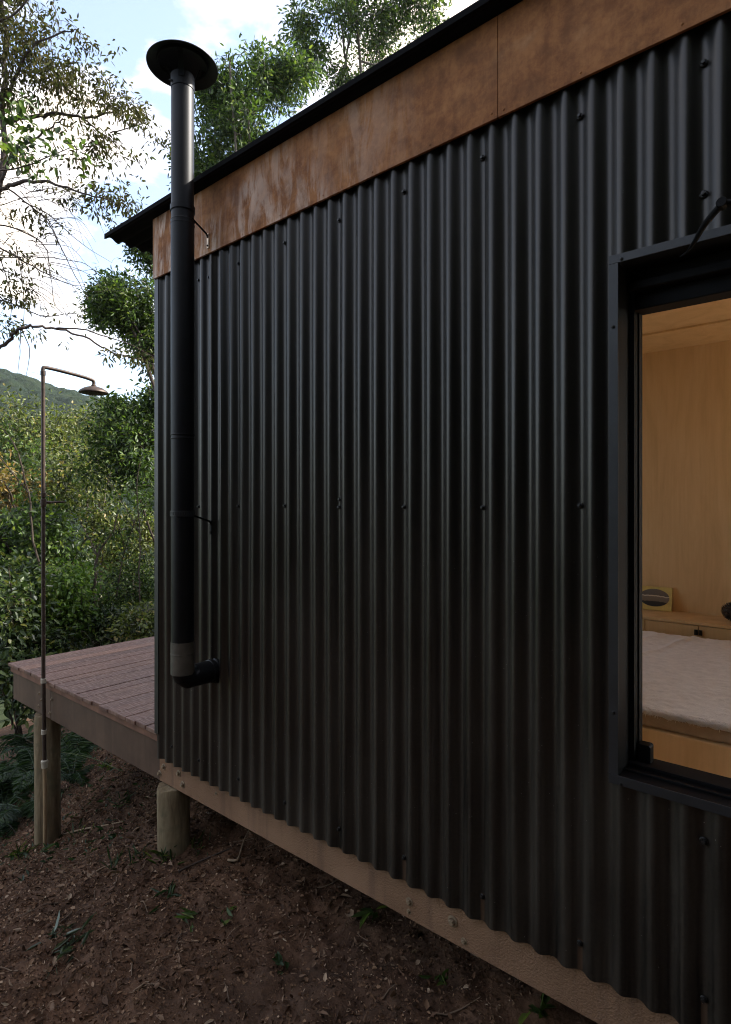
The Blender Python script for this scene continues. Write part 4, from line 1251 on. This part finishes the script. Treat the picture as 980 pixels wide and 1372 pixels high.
tree_px('shrub', 'dark green shrub in the middle of the far deck edge', 'shrub', 135, 835, 7.4, (0.45, 0.45, 0.3), 110, (0.07, 0.034), LEAF['dark'], BARK['dark'], 44, group=S, per=20, clump=0.17, trunk_r=0.025)
tree_px('shrub', 'low dark shrub under the left corner of the deck', 'shrub', 5, 905, 6.4, (0.6, 0.5, 0.35), 110, (0.10, 0.045), LEAF['dark'], BARK['dark'], 45, group=S, per=18, clump=0.2, trunk_r=0.02)
tree_px('shrub', 'small shrub with pale leaves at the foot of the lime green shrub', 'shrub', 60, 860, 6.8, (0.4, 0.4, 0.25), 80, (0.08, 0.035), LEAF['dark'], BARK['dark'], 46, group=S, per=18, clump=0.17, trunk_r=0.02)

for k, (lb, pl, Zs, r0, bl) in enumerate((
        ('thin dark leaning stem crossing behind the shower pipe at the left', [(70, 830), (48, 740), (38, 660), (22, 600), (5, 575)], 7.6, 0.020, [(10, 585), (30, 640)]),
        ('forked dark stem between the shower tap and the cabin', [(128, 850), (126, 790), (130, 745), (150, 715), (158, 690)], 7.4, 0.022, [(155, 690), (120, 715)]),
        ('slender upright dark stem nearest to the cabin corner', [(190, 850), (187, 780), (188, 715), (184, 650), (192, 600)], 7.2, 0.013, [(190, 610), (180, 660)]),
        ('slender dark stem leaning right beside the forked stem', [(150, 855), (158, 790), (168, 735), (186, 690), (205, 665)], 7.6, 0.013, [(200, 668), (172, 720)]),
        ('pale dry stick leaning up over the far deck edge', [(173, 868), (182, 845), (194, 822), (206, 815)], 6.6, 0.009, []))):
    pts = [P(a_, b_, Zs + 0.1 * j_) for j_, (a_, b_) in enumerate(pl)]
    b0_ = pts[0].copy(); b0_[2] = gz(b0_[0], b0_[1])
    sk_ = [([b0_ + np.array([0, 0, -.15])] + pts, r0, r0 * 0.35)]
    if len(pl) > 4: sk_.append(([pts[2], pts[2] + (pts[3] - pts[2]) * 0.7 + RT * -0.22, pts[3] + RT * -0.4 + UP * 0.12], r0 * 0.5, r0 * 0.2))
    grow('sapling', lb, 'sapling', b0_, sk_, [(P(a_, b_, Zs + .3), (.28, .25, .2), 9) for a_, b_ in bl], (0.075, 0.03), LEAF['mid'], BARK['grey' if k == 4 else 'dark'], 160 + k, group='thin stems in the undergrowth', clump=0.12, per=12, thick=0.6, sub=False, bare=8)

# --- the drooping tree at the upper left, its trunk just at the frame edge
ZL = 6.0
q = lambda pts: [P(a, b, ZL + dz) for a, b, dz in pts]
bL = P(-45, 700, ZL); bL[2] = gz(bL[0], bL[1])
sk = [([bL + np.array([0, 0, -.2])] + q([(-40, 700, 0), (-28, 500, 0), (-5, 280, 0), (7, 130, .05), (2, 10, 0), (-6, -120, 0)]), 0.042, 0.02),
      (q([(0, 255, 0), (22, 246, -.1), (50, 243, -.15), (77, 247, -.2), (110, 258, -.3), (150, 270, -.3)]), 0.022, 0.005),
      (q([(1, 250, 0), (17, 206, -.1), (42, 190, -.15), (64, 174, -.2), (88, 160, -.2)]), 0.018, 0.006),
      (q([(6, 165, 0), (45, 156, .1), (75, 151, .1), (112, 157, .15), (148, 152, .2), (172, 138, .2)]), 0.024, 0.005),
      (q([(112, 157, .15), (132, 175, .1), (152, 190, .1), (160, 200, .1)]), 0.010, 0.004),
      (q([(148, 178, .1), (176, 171, .1), (198, 163, .1)]), 0.007, 0.003),
      (q([(8, 130, .05), (26, 92, -.1), (44, 62, -.2), (80, 44, -.2), (104, 40, -.2)]), 0.020, 0.004),
      (q([(5, 90, 0), (-10, 40, -.2), (30, 10, -.3), (48, -20, -.3)]), 0.016, 0.006),
      (q([(-24, 485, 0), (6, 462, -.1), (25, 444, -.2), (45, 438, -.2), (75, 440, -.1), (112, 452, 0), (150, 471, .1), (186, 482, .2), (209, 489, .3)]), 0.020, 0.004),
      (q([(75, 440, -.1), (110, 441, -.1), (145, 452, 0), (175, 462, .1), (205, 478, .1)]), 0.009, 0.003),
      (q([(30, 442, -.2), (40, 470, -.2), (35, 505, -.2)]), 0.006, 0.002),
      (q([(28, 442, -.2), (27, 470, -.25), (24, 500, -.25)]), 0.005, 0.002),
      (q([(-3, 330, 0), (40, 355, .1), (65, 368, .1), (90, 380, .2), (120, 385, .2)]), 0.010, 0.002),
      (q([(10, 252, -.1), (40, 275, -.1), (66, 300, 0), (88, 345, 0), (110, 385, 0), (118, 402, 0)]), 0.009, 0.002),
      (q([(30, 270, 0), (62, 285, 0), (90, 310, .1), (118, 332, .1), (150, 352, .1)]), 0.007, 0.0015),
      (q([(-4, 300, 0), (30, 310, 0), (60, 330, .1), (68, 370, .1), (75, 410, .1), (100, 428, .1)]), 0.009, 0.002),
      (q([(2, 350, 0), (16, 400, 0), (12, 440, 0)]), 0.006, 0.002),
      (q([(0, 345, 0), (60, 345, .1), (110, 352, .1), (130, 366, .1)]), 0.007, 0.002),
      (q([(-5, 400, 0), (30, 412, .1), (60, 424, .1), (100, 420, .1), (112, 428, .1)]), 0.008, 0.002),
      (q([(22, 330, 0), (30, 375, 0), (33, 420, .1), (28, 445, .1)]), 0.006, 0.002)]
_rt = random.Random(77)
for _ in range(85):            # bare hanging twigs
    x0 = _rt.uniform(-10, 70); y0 = _rt.uniform(235, 390); dx = _rt.uniform(15, 75); dy = _rt.uniform(-5, 75); z0 = _rt.uniform(-.3, .4)
    sg = _rt.uniform(-14, 10)
    sk.append((q([(x0, y0, z0), (x0 + dx * .35, y0 + dy * .18 + sg * .6, z0), (x0 + dx * .7, y0 + dy * .5 + sg, z0 + .05), (x0 + dx, y0 + dy, z0 + .1)]), _rt.uniform(.0025, .005), 0.0013))
def bb(px, py, rx, ry, n, dz=0.0): return (P(px, py, ZL + dz), (rx * ZL / FPX, 0.35, ry * ZL / FPX), n)
blobs = [bb(18, 25, 30, 32, 34), bb(30, 75, 28, 30, 30), bb(70, 85, 24, 22, 20), bb(92, 45, 16, 9, 8), bb(60, 118, 32, 22, 24), bb(15, 130, 18, 30, 18),
         bb(105, 125, 16, 14, 10), bb(140, 112, 10, 14, 7), bb(152, 128, 18, 14, 12), bb(158, 150, 16, 12, 8), bb(185, 166, 12, 6, 6), bb(120, 190, 22, 10, 10),
         bb(160, 198, 12, 10, 7), bb(125, 222, 14, 8, 7), bb(118, 275, 16, 12, 9), bb(150, 262, 18, 8, 10), bb(165, 272, 10, 8, 6), bb(40, 295, 16, 18, 6),
         bb(20, 390, 20, 12, 7), bb(45, 408, 12, 7, 5), bb(15, 340, 16, 16, 5), bb(40, 210, 28, 18, 10), bb(20, -40, 50, 30, 30),
         bb(180, 478, 18, 8, 6, .1), bb(10, 440, 12, 10, 5), bb(35, 445, 8, 6, 3)]
grow('tree', 'sparse drooping tree with bare hanging twigs at the upper left edge', 'tree', bL, sk, [(c_, r_, int(n_ * 1.9)) for c_, r_, n_ in blobs], (0.060, 0.020), LEAF['brown'], BARK['twig'], 51, group=G, droop=0.8, bare=60, clump=0.085, per=13, thick=0.55, sub=False)
# a young branch with larger bright leaves in front of it
bM = P(-30, 700, 5.2); bM[2] = gz(bM[0], bM[1])
sk = [([bM + np.array([0, 0, -.1]), P(-28, 500, 5.2), P(-20, 330, 5.2), P(-12, 230, 5.2), P(5, 185, 5.2)], 0.012, 0.006),
      ([P(-12, 230, 5.2), P(30, 224, 5.2), P(70, 208, 5.2), P(100, 196, 5.2)], 0.008, 0.003)]
def b5(px, py, rx, ry, n): return (P(px, py, 5.2), (rx * 5.2 / FPX, 0.15, ry * 5.2 / FPX), n)
grow('sapling', 'young sapling with large bright green leaves at the left edge', 'sapling', bM, sk, [b5(14, 170, 20, 26, 9), b5(38, 160, 10, 12, 3), b5(108, 200, 8, 7, 3), b5(80, 196, 7, 5, 2), b5(40, 222, 16, 6, 3), b5(92, 224, 6, 6, 2), b5(5, 195, 14, 12, 4)],
     (0.078, 0.040), LEAF['mid'], BARK['twig'], 52, droop=0.2, clump=0.09, per=9, thick=0.5, sub=False)

# --- the wood behind and beside the photographer (keeps the near side of the cabin in shade)
def copy_tree(src, loc, rz, s, label, group):
    r = src.copy(); col.objects.link(r); r.location = loc; r.rotation_euler = (0, 0, rz); r.scale = (s, s, s)
    r['label'] = label; r['group'] = group
    for ch_ in list(src.children):
        c_ = ch_.copy(); col.objects.link(c_); c_.parent = r
    return r


bS = np.array([0.0, 0.0, 0.0])
tS = None
wood = [(5.6, -3.4, 1.0), (7.8, -1.6, 1.1), (4.6, -5.6, 0.9), (7.0, -5.2, 1.2), (2.6, -7.0, 0.95), (9.6, 1.6, 1.2), (4.8, -8.8, 1.1), (9.8, -3.6, 1.3), (8.0, -8.4, 1.3), (0.0, -8.2, 0.72), (-2.8, -8.8, 0.68), (1.4, -6.4, 0.6), (0.9, 5.6, 0.85), (-0.6, 7.4, 0.9)]  # last two are unseen, added behind the cabin to shade the deck
for k, (x, y, sc_) in enumerate(wood):
    lb = 'tall dense forest tree standing behind the photographer, outside the picture' if k < 12 else 'dense tree hidden behind the cabin, added to shade the deck'
    if tS is None:
        hh = 4.6
        sk = [([(0, 0, -.3), (0.1, 0.05, 1.8), (-.1, .1, 3.4), (0, 0, 6.4)], 0.16, 0.05), ([(0, 0, 2.2), (.7, .3, 3.4), (1.5, .5, 4.4)], .08, .03), ([(0, 0, 2.4), (-.8, -.2, 3.6), (-1.5, -.3, 4.6)], .08, .03)]
        tS = grow('tree', lb, 'tree', (0, 0, 0), sk, [((0, 0, 5.0), (2.0, 2.0, 2.2), 330), ((0, 0, 2.2), (1.6, 1.6, 1.2), 130)], (0.26, 0.13), LEAF['dark'], BARK['dark'], 57, group='trees outside the picture', per=24, clump=0.45)
        tS.location = (x, y, gz(x, y)); tS.scale = (sc_,) * 3
    else:
        copy_tree(tS, (x, y, gz(x, y)), k * 1.7, sc_, lb, 'trees outside the picture')


# --- ferns at the foot of the slope
def fern(name, label, px, py, Z, nfr, ln, seed):
    rng = np.random.default_rng(seed)
    p = P(px, py, Z); b = np.array([p[0], p[1], gz(p[0], p[1]) - 0.01])
    root = empty(name, tuple(float(c) for c in b)); tag(root, label, 'fern', 'ferns under the deck edge')
    for k in range(nfr):
        az = rng.uniform(0, 2 * math.pi); L_ = ln * rng.uniform(0.7, 1.15); t_ = np.linspace(0, 1, 34)
        up = rng.uniform(0.6, 1.1)
        rise = L_ * (up * t_ - 0.75 * up * t_ ** 2.3); run = L_ * (0.25 * t_ + 0.75 * t_ ** 1.4) * 0.85
        path = np.stack([np.cos(az) * run, np.sin(az) * run, rise], -1)
        side = np.array([-math.sin(az), math.cos(az), 0])
        bs, ds, Ls = [], [], []
        for i_, tt in enumerate(t_):
            if i_ < 4: continue
            tg = norm(path[min(i_ + 1, 33)] - path[i_ - 1])
            w_ = L_ * 0.20 * math.sin(math.pi * min(1, (tt * 0.86 + 0.13))) ** 0.8
            for s_ in (-1, 1):
                dr = norm(side * s_ + tg * 0.45 + np.array([0, 0, -0.22]) + rng.normal(0, .05, 3))
                bs.append(path[i_]); ds.append(dr); Ls.append(w_)
        v, f = leaf_geo(np.array(bs), np.array(ds), np.array(Ls), np.full(len(bs), L_ / 34 * 0.85), rng, 0.2)
        quads_object('frond', v, f, LEAF['fern'], root)
        MB().tube(path[::3], np.linspace(0.004, 0.001, 12), 4, False).build('stem', LEAF['fern'], root)
    return root


for k, (px, py, Z, nfr, ln, lb) in enumerate((
        (22, 1000, 5.6, 13, 0.75, 'large dark fern left of the outer deck post'), (100, 1000, 5.7, 11, 0.6, 'fern right behind the outer deck post under the deck'),
        (-5, 1055, 4.9, 11, 0.55, 'low fern at the left picture edge beside the slope'), (60, 975, 6.3, 12, 0.7, 'fern directly behind the outer deck post top'),
        (130, 985, 6.6, 10, 0.55, 'small fern deep under the middle of the deck'),
        (35, 1060, 4.9, 12, 0.5, 'fern just left of the outer deck post foot'), (5, 1010, 5.3, 13, 0.7, 'thick fern at the left edge halfway up the outer post'),
        (98, 1045, 5.0, 10, 0.42, 'small fern right of the outer deck post'), (50, 1020, 5.5, 12, 0.6, 'fern filling the gap behind the outer deck post'), (-15, 960, 6.0, 12, 0.8, 'tall fern under the left deck corner at the picture edge'))):
    fern('fern', lb, px, py, Z, nfr, ln, 60 + k)


# --- seedlings and grass tufts on the soil
def at_ground(px, py):
    """where the ray through a photo pixel meets the ground"""
    d = FW + RT * ((px - CXP) / FPX) + UP * ((HY - py) / FPX)
    ts = np.linspace(1.0, 9, 1600)
    pts = CAM + d * ts[:, None]
    below_ = pts[:, 2] < ground_fine(pts[:, 0], pts[:, 1])
    j = int(np.argmax(below_)); return pts[j]


def plant(name, label, cat, px, py, nleaf, ln, wd, lmat, seed, up=0.5, hgt=0.05, group='small plants on the bare soil', spread=0.02):
    rng = np.random.default_rng(seed); p = at_ground(px, py)
    root = empty(name, tuple(float(c) for c in p)); tag(root, label, cat, group)
    az = rng.uniform(0, 2 * math.pi, nleaf)
    d = norm(np.stack([np.cos(az), np.sin(az), rng.uniform(up * 0.3, up * 1.4, nleaf)], -1))
    b = np.stack([rng.normal(0, spread, nleaf), rng.normal(0, spread, nleaf), rng.uniform(0.3, 1, nleaf) * hgt], -1)
    v, f = leaf_geo(b, d, ln * rng.uniform(.6, 1.2, nleaf), wd * rng.uniform(.7, 1.2, nleaf), rng, 0.28)
    quads_object('leaves', v, f, lmat, root)
    st_ = MB()
    for k_ in range(max(1, nleaf // 5)): st_.tube([(0, 0, -0.02), (b[k_][0] * .5, b[k_][1] * .5, b[k_][2] * .5), tuple(b[k_])], [0.0025, 0.002, 0.0012], 5, False)
    st_.build('stem', lmat, root)
    return root


plant('seedling', 'three-leaved green seedling just under the beam edge', 'seedling', 500, 1235, 5, 0.085, 0.030, LEAF['mid'], 71, 0.25, 0.05)
plant('seedling', 'green seedling under the beam at the bottom of the picture', 'seedling', 722, 1366, 7, 0.075, 0.030, LEAF['mid'], 72, 0.4, 0.05)
plant('seedling', 'pair of small leaves on the soil right of the middle foreground', 'seedling', 303, 1237, 5, 0.06, 0.02, LEAF['mid'], 73, 0.4, 0.03)
plant('seedling', 'thin leaved seedling in front of the cabin post', 'seedling', 258, 1235, 6, 0.075, 0.012, LEAF['mid'], 74, 0.35, 0.02)
plant('seedling', 'little seedling low under the beam near the bottom right', 'seedling', 590, 1320, 6, 0.05, 0.022, LEAF['mid'], 75, 0.4, 0.03)
plant('weed', 'low strappy weed clump in the left foreground soil', 'weed', 75, 1272, 34, 0.095, 0.013, LEAF['grey'], 76, 0.3, 0.015, spread=0.05)
plant('weed', 'small weed clump between the foreground weed and the cabin post', 'weed', 225, 1205, 10, 0.08, 0.011, LEAF['fern'], 77, 0.35, 0.015)
plant('weed', 'dark weed among litter on the soil below the beam', 'weed', 375, 1295, 10, 0.05, 0.018, LEAF['fern'], 78, 0.4, 0.02)
for k, (px, py, lb, nl) in enumerate(((222, 1152, 'grass tuft at the foot of the cabin post', 26), (190, 1150, 'grass tuft left of the cabin post', 14), (262, 1140, 'grass tuft right of the cabin post', 12), (150, 1165, 'sparse grass tuft between the two posts', 10),
                                      (28, 1150, 'grass tuft left of the outer deck post', 26), (8, 1100, 'grass tuft on the slope at the left edge', 24), (110, 1120, 'grass tuft right of the outer deck post', 16), (170, 1075, 'mossy grass tuft under the deck', 22), (140, 1030, 'grass tuft below the deck beside the ferns', 22))):
    plant('grass_tuft', lb, 'grass', px, py, nl, 0.085, 0.0042, LEAF['fern'] if k % 2 else LEAF['mid'], 80 + k, 1.1, 0.01, 'grass tufts on the slope', 0.03)

# --- leaf litter, chips and twigs: too many to count
def litter(name, label, n, size, mat, seed, region, dens=0.0, flat=0.25, asp=0.45):
    rng = np.random.default_rng(seed)
    x = rng.uniform(region[0], region[1], n * 2); y = rng.uniform(region[2], region[3], n * 2)
    keep = (fbm(x * 1.7, y * 1.7, 3, seed) + rng.uniform(-.3, .3, n * 2)) > dens
    x, y = x[keep][:n], y[keep][:n]; n = len(x)
    z = ground_fine(x, y) + rng.uniform(-0.001, 0.006, n)
    az = rng.uniform(0, 2 * math.pi, n)
    d = norm(np.stack([np.cos(az), np.sin(az), rng.normal(0, flat, n)], -1))
    L_ = size * rng.lognormal(0, 0.45, n)
    v, f = leaf_geo(np.stack([x, y, z], -1), d, L_, L_ * asp * rng.uniform(.5, 1.3, n), rng, 0.22)
    return tag(quads_object(name, v, f, mat), label, 'litter', kind='stuff')


mlit = m_leaf('dry_leaf_litter', [(0.0, (0.055, 0.031, 0.020)), (0.45, (0.130, 0.076, 0.048)), (0.8, (0.21, 0.135, 0.088)), (0.96, (0.30, 0.21, 0.14)), (1.0, (0.46, 0.36, 0.26))], 0.05, 0.8, 0.2)
mchip = m_leaf('wood_chip_litter', [(0.0, (0.035, 0.019, 0.011)), (0.55, (0.130, 0.071, 0.041)), (0.94, (0.25, 0.155, 0.095)), (1.0, (0.40, 0.29, 0.20))], 0.0, 0.9, 0.15)
litter('leaf_litter', 'dry brown leaves scattered over the soil', 34000, 0.022, mlit, 91, (-4.6, 2.0, -1.9, 2.4), 0.14)
litter('soil_crumbs', 'fine crumbs and chips on the soil', 150000, 0.0095, mchip, 92, (-3.4, 1.9, -1.4, 1.6), -0.25, 0.55, 0.6)
litter('wood_chips', 'small pale bark chips and leaf fragments strewn over the soil', 14000, 0.017, mlit, 94, (-3.4, 1.9, -1.4, 1.6), -0.1, 0.5, 0.3)
litter('green_ground_cover', 'small green leaves growing on the slope under the deck', 9000, 0.032, LEAF['fern'], 93, (-5.5, -0.6, -1.5, 2.4), 0.10, 0.6, 0.35)
rng = np.random.default_rng(95); tw = MB()
for k in range(520):
    x, y = rng.uniform(-4.2, 1.8), rng.uniform(-1.6, 1.9); a = rng.uniform(0, 6.28); L_ = 0.05 * rng.lognormal(0.2, 0.6)
    pts = []
    for j in range(4):
        xx = x + math.cos(a) * L_ * j / 3 + rng.normal(0, .1) * L_ * .4; yy = y + math.sin(a) * L_ * j / 3 + rng.normal(0, .1) * L_ * .4
        pts.append((xx, yy, float(ground_fine(xx, yy)) + 0.004 + rng.uniform(0, .006)))
    tw.tube(pts, np.linspace(0.0022, 0.0011, 4) * (1 + L_ * 5), 4, False)
tag(tw.build('twig_litter', m_simple('dry_twigs', (0.17, 0.115, 0.075), 0.9, var=0.5, scale=3), None, 180), 'thin dry twigs lying on the soil', 'litter', kind='stuff')


def stick(name, label, pxs, r, mat, lift=0.01):
    pts = [at_ground(px, py) + np.array([0, 0, lift + h_]) for px, py, h_ in pxs]
    o = MB().tube(catmull(pts, 4), np.linspace(r, r * 0.5, (len(pts) - 1) * 4 + 1), 7).build(name, mat, None, 180)
    c = np.mean(pts, 0)
    return tag(o, label, 'stick')


ms = m_simple('bleached_stick', (0.26, 0.18, 0.11), 0.85, var=0.4, scale=14)
stick('root', 'pale curved root under the beam right of the cabin post', [(306, 1155, 0), (318, 1156, 0.004), (323, 1146, .01), (328, 1132, .02), (334, 1122, .03)], 0.006, ms)
stick('stick', 'long dry stick lying between the two posts', [(85, 1120, 0), (112, 1113, 0), (140, 1108, 0), (165, 1103, 0)], 0.007, ms)
stick('stick', 'dark straight stick on the soil right of the cabin post', [(240, 1170, 0), (270, 1156, 0), (312, 1138, 0)], 0.006, m_simple('dark_stick', (0.05, 0.034, 0.025), 0.9, var=0.3))
stick('stick', 'short stick in the left foreground soil', [(122, 1176, 0), (135, 1167, 0), (150, 1160, 0)], 0.006, ms)
# a long grass stem leaning below the deck
ga = at_ground(165, 1034); gb_ = P(84, 1008, 5.0)
tag(MB().tube(catmull([ga, (ga + gb_) / 2 + np.array([0, 0, 0.03]), gb_], 5), np.linspace(0.004, 0.002, 11), 6).build('straw', LEAF['olive'], None, 180), 'long yellowish grass blade leaning below the deck', 'grass')

# ------------------------------------------------------------------ air between here and the hillside
hz_m = bpy.data.materials.new('haze_air'); hz_m.use_nodes = True
hn = hz_m.node_tree.nodes; hn.clear()
ho_ = hn.new('ShaderNodeOutputMaterial'); hv = hn.new('ShaderNodeVolumePrincipled')
hv.inputs['Color'].default_value = (0.82, 0.90, 1.0, 1); hv.inputs['Density'].default_value = 0.00025; hv.inputs['Anisotropy'].default_value = 0.2
hz_m.node_tree.links.new(hv.outputs['Volume'], ho_.inputs['Volume'])
hb_ = MB().box(-1010, 1010, -1010, 1010, -14.0, 95.0).build('haze', hz_m)
tag(hb_, 'thin pale haze in the air towards the far hillside', 'haze', kind='stuff')
